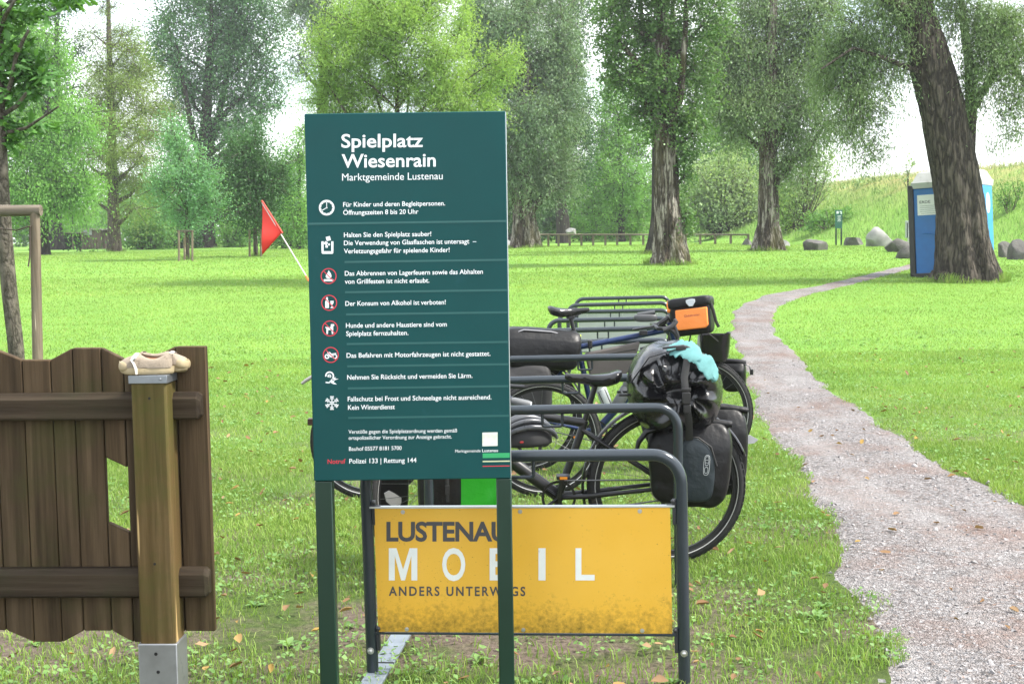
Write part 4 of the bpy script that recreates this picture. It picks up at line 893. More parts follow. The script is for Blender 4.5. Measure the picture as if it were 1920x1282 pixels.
# yellow panel hung in the first hoop
r1 = racks[0]; M1 = Matrix.Translation(r1.location) @ r1.rotation_euler.to_matrix().to_4x4(); MI = M1.inverted()
def on_rack(px, py, yl):
    o = MI @ Vector((0, 0, EYE)); d = MI.to_3x3() @ Vector(ray(px, py)); t = (yl - o.y) / d.y
    return o + d * t
def panel(root, mat_front, mat_back, lettering):
    c0 = on_rack(704, 953, -.012); c1 = on_rack(1257, 951, -.012); c2 = on_rack(706, 1184, -.012); c3 = on_rack(1260, 1187, -.012)
    xa, xb, zt, zb = (c0.x + c2.x) / 2, (c1.x + c3.x) / 2, (c0.z + c1.z) / 2, (c2.z + c3.z) / 2
    m = MB(); m.box(((xa + xb) / 2, -.010, (zt + zb) / 2), (xb - xa, .004, zt - zb), mat=0); p = m.build('advert_panel' if lettering else 'panel', [mat_front], root)
    for z_ in (zt + .004, zb - .005):
        m = MB(); m.box(((xa + xb) / 2, -.006, z_), (xb - xa + .03, .020, .007)); m.build('panel_rail', ALU if z_ > .4 else RACK, root, bevel=.001)
        for s_ in (-1, 1):
            m = MB(); X = s_ * (RW / 2 - RR - .004); m.box((X, -.002, z_ - .02), (.012, .022, .085)); m.box((s_ * (RW / 2 - RR - .016), -.002, z_), (.026, .014, .012))
            m.lathe([(.008, 0), (.008, .008), (.004, .012)], 6, Matrix.Translation((X - s_ * .004, -.013, z_ + .018)) @ Matrix.Rotation(R(90), 4, 'X')); m.build('clamp', DARKMETAL, root, bevel=.002)
    for fx in (.10, .50, .90):
        for z_ in (zt - .012, zb + .010):
            m = MB(); m.lathe([(.0075, 0), (.0075, .002), (.0045, .002), (.0045, .005)], 10, Matrix.Translation((xa + (xb - xa) * fx, -.012, z_)) @ Matrix.Rotation(R(90), 4, 'X')); m.build('screw', STEEL, root, smooth=40)
    if lettering:
        fl = lambda u, v: on_rack(u, v, -.0128)
        m = MB()
        text(m, 'LUSTENAU', 724.5, 953, (1014.6, 1014.6), 37, fl, .030, .96); m.build('town_lettering', INK, root, smooth=0); m = MB(); text(m, 'ANDERS', 729, 824, (1116.4, 1116.5), 17.6, fl, .024, 1.3); m.build('slogan_lettering', INK, root, smooth=0); m = MB(); text(m, 'UNTERWEGS', 837, 985, (1116.6, 1116.8), 17.6, fl, .024, 1.3); m.build('slogan_lettering', INK, root, smooth=0)
        for ch, a, b in (('M', 729, 782.5), ('O', 829, 872.5), ('B', 918, 958), ('I', 1009.5, 1023), ('L', 1079, 1115)): m = MB(); m.add([tuple(fl(729 + x * 53.5, 1027 + y * 60.5)) for x, y in ((0, 1), (0, 0), (.27, 0), (.5, .66), (.73, 0), (1, 0), (1, 1), (.79, 1), (.79, .24), (.57, 1), (.43, 1), (.21, .24), (.21, 1))], [tuple(range(13))]) if ch == 'M' else text(m, ch, a, b, (1087.5 if ch != 'O' else 1088.2), 60.5 if ch != 'O' else 61, fl, .008 if ch == 'M' else .02); m.build('white_letter', WPR, root, smooth=0)
panel(r1, YEL, None, True)
panel(racks[9], GREYP, None, False)
# steel ground rail the hoops stand on, half grown over
m = MB(); a = M1 @ Vector((-RW / 2, 0, 0)); e = racks[9].location
P0 = Vector((racks[0].location.x - RW / 2 + .01, 4.45, 0)); P1 = Vector((racks[1].location.x - RW / 2, racks[1].location.y, 0)); dr = (P1 - P0).normalized(); ang = math.atan2(dr.x, dr.y)
GALV = paint('bluish galvanised plate', (.17, .20, .235), .55, .3, .15, 12, .1, 30, .5, ((.20, .17, .13), 14, .62))
gr = empty('ground_rail', (P0.x, P0.y, 0), -ang, 'bluish steel strip flush with the ground under the yellow panel', 'ground rail')
m.box((0, .55, .02), (.075, 1.35, .012)); m.build('plate', GALV, gr, bevel=.002)
for k_ in (.2, .55, .9):
    m = MB(); m.box((0, k_, .0275), (.08, .006, .003)); m.build('joint', DARKMETAL, gr)

# ================================================================ wooden fence with post
def woodmat(name, cols, stain=None, axis=2, rough=.75):
    t = NT(name); sc3 = [26, 26, 26]; sc3[axis] = 1.1
    v = t.coord(tuple(sc3)); g = t.n('ShaderNodeNewGeometry')
    n = t.noise(v, 1.0, 8, .65); n2 = t.noise(t.coord(), 2.2, 6, .7); n3 = t.noise(t.coord(tuple(x * .45 for x in sc3)), 2, 4)
    c = t.ramp(n, [(.33, cols[0]), (.5, cols[1]), (.69, cols[2])])
    c = t.mix(.75, c, t.ramp(g.outputs['Random Per Island'], [(0, (.66, .66, .68)), (1, (1.35, 1.28, 1.2))]), 'MULTIPLY')
    c = t.mix(t.ramp(n3, [(.60, (0, 0, 0)), (.72, (.6, .6, .6))]), c, tuple(x * .35 for x in cols[0]))
    if stain: c = t.mix(t.ramp(n2, [(stain[1], (0, 0, 0)), (stain[1] + .2, (stain[2],) * 3)]), c, stain[0])
    # bare flecks where the coating has flaked
    fl = t.noise(t.coord(tuple(x * .5 for x in sc3)), 2.1, 2, .5); c = t.mix(t.ramp(fl, [(.69, (0, 0, 0)), (.71, (.8, .8, .8))]), c, tuple(min(1, x * 3.2) for x in cols[2]))
    t.bsdf(c, rough, 0, .14, t.bump(n, .8, .006))
    return t.m
W_BRD = woodmat('dark stained boards', [(.030, .0205, .0115), (.064, .0445, .025), (.105, .075, .045)], ((.040, .045, .012), .48, .6))
W_RAIL = woodmat('dark stained rail', [(.016, .0115, .0078), (.034, .025, .016), (.056, .043, .029)], ((.025, .03, .012), .5, .55), 0)
W_POST = woodmat('tanalised post', [(.055, .036, .013), (.092, .062, .024), (.15, .105, .048)], ((.055, .060, .013), .43, .8))
FY = 3.99          # front of the boards
FO = Vector((at(285, 900, 3.9).x, 3.95, 0))
fence = empty('wooden_fence', FO, R(-2.5), 'dark brown board fence with wavy top, a slanted peep hole and a lighter square post', 'fence')
FM = Matrix.Translation(FO) @ Matrix.Rotation(R(-2.5), 4, 'Z'); FI = FM.inverted()
def onf(px, py, yl):
    o = FI @ Vector((0, 0, EYE)); d = FI.to_3x3() @ Vector(ray(px, py)); t = (yl - o.y) / d.y
    return o + d * t
bl = .045          # local y of the board fronts
tops = [(-62, -13, 654, 654), (-13, 40.6, 654, 674.5), (40.6, 94, 674.5, 674.5), (94, 134.8, 674.5, 653), (134.8, 188.3, 652.5, 652), (188.3, 230.5, 652, 672), (230.5, 281, 672, 672), (281, 328, 672, 649.5), (328, 386, 649.5, 649)]
bots = [(1181, 1181), (1181, 1203), (1203, 1203), (1203, 1182), (1182, 1182), (1182, 1203.5), (1203.5, 1203.5), (1203.5, 1183), (1182.5, 1183)]
m = MB(); gap = .0012
for (a, b, ya, yb), (za, zb) in zip(tops, bots):
    A = onf(a, ya, bl); B = onf(b, yb, bl); xa, xb = A.x + gap, B.x - gap
    ba = onf(a + 17, za, bl).z; bb = onf(b + 17, zb, bl).z
    if abs(a - 188.3) < .1:      # board cut through by the peep hole
        h = [onf(199, 857, bl).z, onf(241, 876, bl).z, onf(241, 998, bl).z, onf(201, 979, bl).z]
        m.prism([(xa, h[0]), (xb, h[1]), (xb, B.z), (xa, A.z)], bl, bl + .024); m.prism([(xa, ba), (xb, bb), (xb, h[2]), (xa, h[3])], bl, bl + .024)
    else: m.prism([(xa, ba), (xb, bb), (xb, B.z), (xa, A.z)], bl, bl + .024)
m.build('boards', W_BRD, fence, bevel=.0035)
for yt, yb, xr in ((736, 788, 374), (1066.5, 1122, 389)):
    A = onf(xr, yt, bl - .04); Bz = onf(xr, yb, bl - .04).z; xl = onf(-80, yt, bl - .04).x; ch = .012
    m = MB(); zt, zb = A.z - .006, Bz + .002; xr_ = A.x
    prof = [(bl - .0005, zb), (bl - .0005, zt + .006), (bl - .026, zt + .006), (bl - .040, zt - ch), (bl - .040, zb + .006), (bl - .034, zb)]
    V = []
    for x, ins in ((xl, 0), (xr_ - .012, 0), (xr_, .011)):
        for (y_, z_) in prof: V.append((x, y_ + (ins if y_ < bl - .01 else 0), z_ - (ins if z_ > zt - .02 and True else -ins)))
    k_ = len(prof); F = [tuple(range(k_)), tuple(2 * k_ + i for i in range(k_))[::-1]] + [(s_ * k_ + i, (s_ + 1) * k_ + i, (s_ + 1) * k_ + (i + 1) % k_, s_ * k_ + (i + 1) % k_) for s_ in (0, 1) for i in range(k_)]
    m.add(V, F); o_ = m.build('rail', W_RAIL, fence, smooth=25, bevel=.002)
    bm_ = o_.data; bm_.validate(); bm_.update()
pa = onf(251.5, 715, -.055); pb = onf(318, 715, -.055); ztop = onf(285, 712, -.055).z; zsh = onf(300, 1207, -.058).z
PWd = pb.x - pa.x; pcx = (onf(251.5, 715, -.055).x + onf(325, 1195, -.055).x) / 2 - .004
m = MB(); m.box((pcx, -.0035, (ztop + .12) / 2), (PWd, .098, ztop - .12)); post = m.build('post', W_POST, fence, bevel=.007)
m = MB(); m.box((pcx, -.0035, ztop + .001), (PWd + .010, .106, .024)); m.lathe([(.004, 0), (.004, .003)], 8, Matrix.Translation((pcx + PWd * .36, -.0575, ztop + .002)) @ Matrix.Rotation(R(90), 4, 'X')); m.build('metal_cap', paint('grey sheet cap', (.22, .24, .26), .4, .7, .15, 12), fence, bevel=.003)
SHOE = paint('galvanised shoe', (.27, .28, .29), .42, .75, .16, 9, .08, 30, .5, ((.15, .155, .16), 10, .58))
m = MB(); m.box((pcx, -.0035, (zsh - .2) / 2), (PWd + .012, .108, zsh + .2)); m.build('metal_shoe', SHOE, fence, bevel=.003)
m = MB()
for dz, dx in ((.03, -.005), (.085, .0)): m.lathe([(.0052, 0), (.0052, .0012)], 12, Matrix.Translation((pcx + dx, -.0575, zsh - dz)) @ Matrix.Rotation(R(90), 4, 'X'))
m.build('shoe_holes', paint('hole black', (.006, .006, .006), .9), fence)
m = MB()
for zz, dx in ((.085 + .0, .0), (.58, -.002)): m.lathe([(.004, 0), (.004, .001)], 10, Matrix.Translation((pcx + dx + .002, -.0527, ztop - zz + .03)) @ Matrix.Rotation(R(90), 4, 'X'))
m.build('screw_holes', _mc['hole black'], fence)

# pair of worn child's shoes on the post
CAN = paint('worn beige canvas', (.27, .225, .175), .85, 0, .16, 30, .4, 160, .2, ((.17, .135, .10), 40, .55))
RUB = paint('yellowed rubber sole', (.33, .27, .165), .6, 0, .1, 18, .15, 90, .3, ((.21, .165, .09), 25, .58))
LIN = paint('tan lining', (.34, .15, .08), .8, 0, .1); STRP = paint('pale strap', (.42, .40, .37), .7, 0, .08)
def shoe(label, loc, rz, rx, L_=.158):
    root = empty('shoe', loc, rz, label, 'shoe', 'pair of shoes on the fence post'); root.rotation_euler = (rx, 0, rz)
    n = 40; ol = []
    for i in range(n):
        a = 2 * math.pi * i / n; x = math.cos(a) * L_ / 2; wdt = .030 + .006 * math.cos(a - .3) * (1 if x > 0 else -.2); y = math.sin(a) * wdt * (1 - .12 * math.exp(-((x + .01) / .03) ** 2)); ol.append((math.copysign(abs(math.cos(a)) ** .8, math.cos(a)) * L_ / 2, y))
    m = MB(); V = []; prof = [(0.86, 0), (.98, .003), (1.0, .010), (1.0, .018), (.955, .023)]
    for s_, z in prof: V += [(x * (s_ if s_ > .97 else s_ + .06), y * s_, z * (1 + .55 * max(0, (x - .03) / .05) if x > .03 else 1) + (.006 * max(0, (x - .04) / .04) ** 2 if x > .04 else 0)) for x, y in ol]
    F = [tuple(range(n))[::-1], tuple(4 * n + i for i in range(n))] + [(k * n + i, k * n + (i + 1) % n, (k + 1) * n + (i + 1) % n, (k + 1) * n + i) for k in range(4) for i in range(n)]
    m.add(V, F); m.build('sole', RUB, root, smooth=50)
    # upper: rings from toe to heel, open at the ankle
    m = MB(); st = [(.076, .006, .030, .002), (.070, .021, .041, .003), (.055, .028, .047, .004), (.034, .029, .053, .004), (.014, .028, .061, .002), (-.008, .026, .058, 0), (-.03, .0255, .056, 0), (-.05, .024, .060, 0), (-.066, .019, .062, 0), (-.074, .008, .058, 0)]
    V = []; k = 13
    for j, (x, wd, h, up) in enumerate(st):
        op = 0 if x > .02 else min(1, (.02 - x) / .02)
        for i in range(k):
            a = math.pi * i / (k - 1); cy_ = math.cos(a); sz = math.sin(a) ** (.6)
            y = wd * cy_
            if op > 0 and sz > .8: y = math.copysign(max(abs(y), .011 * op), cy_ if abs(cy_) > 1e-6 else 1)
            zt_ = .017 + up + (h - .017) * sz; dip = .020 * math.exp(-((x + .018) / .022) ** 2)
            if y > 0: zt_ = min(zt_, h - dip)
            V.append((x * L_ / .158, y, zt_))
    F = [(j * k + i, j * k + i + 1, (j + 1) * k + i + 1, (j + 1) * k + i) for j in range(len(st) - 1) for i in range(k - 1) if not (j in (4, 5, 6, 7) and i in (4, 5, 6, 7))]
    V = np.array(V); V += snoise(V, 18, 3)[:, None] * np.array((.0, .0012, .0016))
    m.add(V, F); o = m.build('upper', CAN, root, smooth=70); sd = o.modifiers.new('thickness', 'SOLIDIFY'); sd.thickness = .003; sb_ = o.modifiers.new('smooth', 'SUBSURF'); sb_.levels = 1; sb_.render_levels = 2
    m = MB(); m.blob((-.02, 0, .026), (.085, .038, .016), .9, 18, 10); m.tube([(.012, -.019, .048), (-.01, -.0195, .044), (-.035, -.019, .044), (-.055, -.015, .049)], .011, 8, flat=.3); m.build('lining', LIN, root)
    m = MB(); P = [(.040, .030, .046), (.032, .0325, .034), (.026, .0345, .018), (.025, .0345, .002)]
    m.tube(P, [.008, .0085, .009, .007], 8, flat=.28); m.tube([(.034, -.026, .045), (.030, -.014, .058), (.028, 0, .0625), (.030, .014, .058), (.036, .028, .046)], .0075, 8, flat=.3); m.build('strap', STRP, root, smooth=60)
    m = MB(); m.blob((.060, 0, .026), (.042, .060, .036), .75, 20, 14); m.build('toe_cap', RUB, root, smooth=70)
    m = MB(); m.tube([(.028, .0335, .05), (.034, .0335, .045), (.036, .0335, .039)], .003, 6); m.build('buckle', STEEL, root)
    return root
top = FM @ Vector((pcx, -.0035, ztop + .013))
shoe('worn beige child shoe with open strap, in front on the post, toe left', top + Vector((-.012, -.018, 0)), math.pi + R(6), R(3))
shoe('second beige child shoe lying behind the front one, its toe to the right', top + Vector((.022, .036, .0)), R(-14), R(-8))
# ================================================================ bicycles and luggage
BLKM = paint('satin black frame', (.018, .018, .02), .35, .2, .1, 9, .05, 50, .5, ((.10, .095, .085), 22, .66))
BLUE = paint('navy blue frame', srgb(22, 42, 82), .3, .2, .08, 6)
NAVY = paint('dark navy frame', (.02, .03, .06), .33, .2, .08)
RUBBER = paint('tyre rubber', (.022, .022, .022), .75, 0, .2, 30, .5, 120, .3, ((.09, .08, .065), 26, .6))
REFL = paint('reflective tyre stripe', (.45, .45, .44), .4, .1, .05)
RIMB = paint('black rim', (.02, .02, .022), .35, .5, .1)
SPOKE = paint('dark spokes', (.12, .12, .12), .35, .9, .05)
CHROME = paint('bare alloy', (.5, .5, .5), .3, .9, .1)
FENDER = paint('black mudguard', (.012, .012, .013), .16, 0, .05, 5, .02)
SADB = paint('black saddle skin', (.012, .012, .013), .18, 0, .1, 8, .05, 80, .5)
TARP = None
def tarpaulin(name, col, rough=.3, sp=.36, bmp=.5):
    t = NT(name); v = t.coord(); n1 = t.noise(v, 4, 5, .6); n2 = t.noise(v, 14, 6, .65); n3 = t.noise(v, 160, 3)
    c = t.mix(t.ramp(n2, [(.58, (0, 0, 0)), (.75, (.35, .35, .35))]), col, tuple(min(1, x * 1.6 + .006) for x in col))
    t.bsdf(c, t.ramp(n2, [(.3, (rough - .08,) * 3), (.7, (rough + .14,) * 3)]), 0, sp, t.bump(n3, .06, .002, t.bump(n1, bmp, .03)))
    return t.m
TARP = tarpaulin('glossy black tarpaulin', (.007, .007, .008), .2, .6, .2)
TARPM = tarpaulin('black bag fabric', (.006, .006, .0065), .40, .28)
SLATE = tarpaulin('slate bag fabric', (.022, .030, .035), .36, .3)
GREENB = tarpaulin('bright green tarpaulin', (.02, .36, .02), .35)
ORANGE = tarpaulin('orange tarpaulin', (.80, .235, .045), .42)
TAUPE = paint('taupe frame bag fabric', (.105, .092, .086), .7, 0, .12, 12, .15, 150, .3)
WEB = paint('black webbing', (.012, .012, .012), .6, 0, .1, 40, .3, 200)
LOGO = paint('pale print', (.55, .58, .58), .4, 0, .03)
def wheel(root, c, Rw, yaw=0, tyre=.023, nsp=28, stripe=True, name='wheel', fendered=False):
    m = MB(); ri = Rw - 2 * tyre - .004
    m.lathe([(ri - .008, -.010), (ri + .010, -.012), (ri + .010, .012), (ri - .008, .010)], 56, Matrix.Rotation(R(90), 4, 'X'), 0, closed=True)
    w_ = m.build(name, RIMB, root, smooth=40); w_.location = c; w_.rotation_euler = (0, 0, yaw)
    m = MB(); P = []; k = 12
    for j in range(k): a = 2 * math.pi * j / k; P.append((Rw - tyre + tyre * math.cos(a), tyre * math.sin(a)))
    m.lathe(P, 72, Matrix.Rotation(R(90), 4, 'X'), 0, closed=True)
    for j in range(0, 72):                                            # tread blocks
        a = 2 * math.pi * j / 72
        for s_ in (-1, 1):
            ce = ((Rw - .0005) * math.cos(a + s_ * .012), s_ * tyre * .42, (Rw - .0005) * math.sin(a + s_ * .012)); m.box(ce, (.004, tyre * .62, .024), Matrix.Rotation(-(a), 4, 'Y') @ Matrix.Rotation(s_ * .25, 4, 'Z'))
    if stripe:
        for s_ in (-1, 1): m.lathe([(Rw - tyre * 1.55, s_ * tyre * .885), (Rw - tyre * 1.40, s_ * tyre * .955), (Rw - tyre * 1.40, s_ * (tyre * .955 + .0012)), (Rw - tyre * 1.55, s_ * (tyre * .885 + .0012))][::s_], 72, Matrix.Rotation(R(90), 4, 'X'), 1, closed=True)
    m.build('tyre', [RUBBER, REFL], w_, smooth=35)
    m = MB()
    for i in range(nsp):
        a = 2 * math.pi * i / nsp; s_ = 1 if i % 2 else -1; off = R(55) * (1 if (i // 2) % 2 else -1)
        m.tube([(.022 * math.cos(a + off), s_ * .03, .022 * math.sin(a + off)), (ri * math.cos(a), 0, ri * math.sin(a))], .0011, 5, cap=False)
    m.build('spokes', SPOKE, w_, smooth=60)
    m = MB(); m.lathe([(.006, -.062), (.012, -.055), (.012, -.05), (.028, -.032), (.028, -.027), (.016, -.02), (.016, .02), (.028, .027), (.028, .032), (.012, .05), (.006, .062)], 16, Matrix.Rotation(R(90), 4, 'X')); m.build('hub', RIMB, w_, smooth=35)
    m = MB(); m.lathe([(.075, .033), (.08, .033), (.08, .0345), (.075, .0345)], 28, Matrix.Rotation(R(90), 4, 'X'), closed=True); m.build('brake_disc', CHROME, w_, smooth=30)
    return w_
def saddle_mb(nose, tail, h=.082, wd=.155, dip=.012):
    """side profile from nose to tail (x, z); wide at the tail"""
    m = MB(); n = 18; k = 14; V = []
    L_ = tail[0] - nose[0]
    for j in range(n):
        t = j / (n - 1); x = nose[0] + L_ * t; zc = nose[1] + (tail[1] - nose[1]) * t - dip * math.sin(math.pi * t) + .012 * max(0, t - .75) / .25
        wv = .018 + (wd / 2 - .018) * float(sstep(.3, .8, t)); 
        if t > .88: wv *= math.sqrt(max(.05, 1 - ((t - .88) / .125) ** 2))
        if t < .08: wv *= .55 + .45 * t / .08
        hh = h * (.55 + .45 * float(sstep(.0, .7, t))) * (1 if t < .9 else math.sqrt(max(.1, 1 - ((t - .9) / .11) ** 2)))
        if t < .08: hh *= .6 + .4 * t / .08
        for i in range(k):
            a = 2 * math.pi * i / k; ca, sa = math.cos(a), math.sin(a)
            z = zc + (hh * .28 * sa if sa > 0 else hh * .72 * sa * (abs(ca) ** .5 * .75 + .25))
            if sa > .7 and t > .45: z -= .006 * (sa - .7) / .3
            V.append((x, wv * ca, z))
    F = [(j * k + i, j * k + (i + 1) % k, (j + 1) * k + (i + 1) % k, (j + 1) * k + i) for j in range(n - 1) for i in range(k)] + [tuple(range(k))[::-1], tuple((n - 1) * k + i for i in range(k))]
    return m.add(V, F)
def fender(root, c, Rf, a0, a1, wd=.052, mat=FENDER):
    n = 40; k = 7; V = []
    for i in range(n + 1):
        a = R(a0 + (a1 - a0) * i / n)
        for j in range(k):
            b = R(-80 + 160 * j / (k - 1)); rr = Rf - .012 + .014 * math.cos(b)
            V.append((c[0] + rr * math.cos(a), c[1] + wd / 2 * math.sin(b), c[2] + rr * math.sin(a)))
    F = [(i * k + j, i * k + j + 1, (i + 1) * k + j + 1, (i + 1) * k + j) for i in range(n) for j in range(k - 1)]
    m = MB(); m.add(V, F); o = m.build('mudguard', mat, root, smooth=60); s_ = o.modifiers.new('thickness', 'SOLIDIFY'); s_.thickness = .0022; return o
def bike(label, D, p, frame, Rw, ox, dirn, steer=0, extras=None, rear_dx=0, yaw=0, drop=False, seatpost=True, top=True):
    """p: photo pixels of the joints in the bicycle's own plane at distance D"""
    g = at(ox, 900, D); O = Vector((g.x, D, float(terrain(g.x, D))))
    root = empty('bicycle', O, yaw, label, 'bicycle', 'bicycles leaning in the racks')
    q = lambda k, dy=0: (at(*(p[k] if isinstance(k, str) else k), D + dy) - O)
    bb, rh, fh = q('bb'), q('rh'), q('fh'); rh.z = fh.z = Rw + .002
    wheel(root, tuple(rh), Rw); wf = wheel(root, tuple(fh), Rw, steer)
    st, sd, ht, hb = q('seat_top'), q('clamp'), q('head_top'), q('head_bot')
    m = MB(); m.tube([bb, st], p.get('r_seat', .017), 14); m.tube([bb, hb.lerp(ht, .12)], p.get('r_down', .022), 16)
    if top: m.tube([st.lerp(bb, .03), ht.lerp(hb, .25)], p.get('r_top', .017), 14)
    m.tube([hb, ht], .022, 16)
    for s_ in (-1, 1):
        e = rh + Vector((0, s_ * .062, 0)); m.tube([bb + Vector((0, s_ * .035, 0)), bb.lerp(rh, .25) + Vector((0, s_ * .05, -.006)), e], [.012, .012, .009], 10); m.tube([st.lerp(bb, p.get('ss', .06)) + Vector((0, s_ * .018, 0)), e + Vector((0, 0, .012))], [.010, .008], 10)
    m.lathe([(.024, -.036), (.024, .036)], 18, Matrix.Translation(bb) @ Matrix.Rotation(R(90), 4, 'X')); m.build('frame', frame, root, smooth=45)
    m = MB(); m.tube([st.lerp(bb, .06), sd], .0135, 12); nose, tail = q('nose'), q('tail'); mid = nose.lerp(tail, .55)
    for s_ in (-1, 1): m.tube([nose.lerp(tail, .2) + Vector((0, s_ * .012, -.03)), sd + Vector((0, s_ * .022, .0)), nose.lerp(tail, .82) + Vector((0, s_ * .03, -.02))], .0036, 6)
    m.box(tuple(sd + Vector((0, 0, .004))), (.05, .05, .018)); m.build('seatpost', BLKM, root, smooth=45, bevel=.002)
    V_ = saddle_mb((nose.x, nose.z), (tail.x, tail.z)); V_.build('saddle', SADB, root, smooth=70)
    # fork, steered with the front wheel
    m = MB(); ax = Matrix.Translation(hb) @ Matrix.Rotation(steer, 4, 'Z'); cr_ = ax @ Vector((0, 0, -.01)); 
    for s_ in (-1, 1):
        e = Vector(fh) + Matrix.Rotation(steer, 3, 'Z') @ Vector((0, s_ * .058, 0)); m.tube([cr_ + Matrix.Rotation(steer, 3, 'Z') @ Vector((0, s_ * .03, 0)), cr_.lerp(e, .4) + Matrix.Rotation(steer, 3, 'Z') @ Vector((0, s_ * .02, 0)), e], [.015, .014, .009], 10)
    m.tube([cr_ + Vector((0, 0, -.002)), hb], .02, 12); m.box(tuple(cr_), (.036, .085, .03), Matrix.Rotation(steer, 4, 'Z')); m.build('fork', frame, root, smooth=45, bevel=.003)
    # drive: chainring with teeth look, cranks, pedals, chain
    m = MB(); rc = p.get('ring', .075); M_ = Matrix.Translation(bb + Vector((0, -.045, 0))) @ Matrix.Rotation(R(90), 4, 'X'); m.lathe([(rc - .012, 0), (rc, 0), (rc, .003), (rc - .012, .003)], 40, M_, closed=True)
    for i in range(5): a = 2 * math.pi * i / 5; m.tube([bb + Vector((0, -.046, 0)), bb + Vector((math.cos(a) * (rc - .01), -.046, math.sin(a) * (rc - .01)))], .008, 6)
    m.build('chainring', RIMB, root, smooth=40)
    for s_, k in ((-1, 'ped'), (1, 'ped2')):
        e = q(k); e.y = s_ * .072; m = MB(); m.tube([bb + Vector((0, s_ * .06, 0)), Vector(e)], [.013, .010], 8, flat=.6); cr__ = m.build('crank', BLKM, root, smooth=50)
        m = MB(); m.box((e.x, e.y + s_ * .055, e.z), (.062, .07, .018)); pd = m.build('pedal', BLKM, root, bevel=.004)
        m = MB(); m.box((e.x, e.y + s_ * .092, e.z), (.034, .003, .012)); m.build('pedal_reflector', paint('amber reflector', (.75, .26, .03), .2), pd)
    m = MB(); n1 = bb + Vector((0, -.047, rc)); n2 = Vector(rh) + Vector((0, -.047, .035)); m.tube([n1, n2], .0042, 6); m.tube([bb + Vector((0, -.047, -rc)), Vector(rh) + Vector((dirn * .03, -.047, -.06)), Vector(rh) + Vector((0, -.047, -.035))], .0042, 6); m.build('chain', SPOKE, root)
    m = MB(); m.lathe([(.04, 0), (.044, .006), (.03, .02), (.02, .02)], 22, Matrix.Translation(Vector(rh) + Vector((0, -.036, 0))) @ Matrix.Rotation(R(90), 4, 'X')); m.box(tuple(Vector(rh) + Vector((dirn * .02, -.052, -.055))), (.02, .012, .07)); m.build('sprocket', RIMB, root, smooth=35)
    return root, q, O
# --- nearest bicycle: black tourer, rear wheel to the right
D1 = 6.12
b1, q1, O1 = bike('black touring bicycle nearest the notice board, rear wheel to the right, loaded with black bags', D1,
    dict(bb=(1047, 929), rh=(1249, 893), fh=(802, 900), seat_top=(1097, 788), clamp=(1116, 722), head_top=(852, 742), head_bot=(862, 800), nose=(1059, 704), tail=(1166, 703), ped=(1054, 884), ped2=(1042, 975), r_seat=.0185, r_down=.029, r_top=.02, ss=.12, ring=.08), BLKM, .366, 1047, -1, steer=R(48))
fender(b1, tuple(Vector((q1('rh').x, 0, .368))), .392, 205, 20)
fender(b1, tuple(Vector((q1('fh').x, 0, .368))), .392, 250, 40) if False else None
m = MB(); rz = .80; rx_ = q1('rh').x
for s_ in (-1, 1):
    m.tube([(rx_ - .22, s_ * .06, rz), (rx_ + .17, s_ * .06, rz)], .006, 8); m.tube([(rx_ - .02, s_ * .075, .40), (rx_ - .08, s_ * .065, rz)], .005, 8); m.tube([(rx_ + .0, s_ * .075, .40), (rx_ + .12, s_ * .065, rz)], .005, 8)
for k in range(4): m.tube([(rx_ - .20 + .115 * k, -.06, rz), (rx_ - .20 + .115 * k, .06, rz)], .005, 8)
m.build('luggage_rack', BLKM, b1, smooth=50)
# handlebar swept back along the bicycle, grips towards the saddle
hc = q1((850, 728)); m = MB(); m.tube([hc + Vector((0, 0, -.02)), hc], .015, 10)
g0 = q1((965, 752), -.26); g1 = q1((993, 758), -.26)
m.tube([hc, hc + Vector((.01, -.16, .01)), hc + Vector((.06, -.25, .0)), q1((930, 745), -.26), q1((990, 757), -.26)], .011, 10); m.tube([hc, hc + Vector((.01, .16, .01)), hc + Vector((.06, .25, .0)), hc + Vector((.2, .27, -.02)), hc + Vector((.33, .27, -.03))], .011, 10); m.build('handlebar', BLKM, b1, smooth=50)
m = MB(); a = q1((958, 751), -.26); b = q1((994, 760), -.26); m.tube([a, a.lerp(b, .2), a.lerp(b, .85), b], [.016, .019, .021, .019], 14); gr_ = m.build('grip', paint('grey rubber grip', (.10, .105, .11), .5, 0, .1), b1, smooth=50)
m = MB(); c_ = b.lerp(a, -.05); m.tube([b.lerp(a, .02), c_], .0165, 14); m.build('grip_cap', paint('pale cap', (.6, .62, .62), .35, .2), gr_, smooth=50)
m = MB(); m.tube([q1((965, 772), -.24), q1((985, 779), -.25), q1((1000, 786), -.25)], [.008, .007, .006], 8); m.build('brake_lever', BLKM, b1, smooth=50)
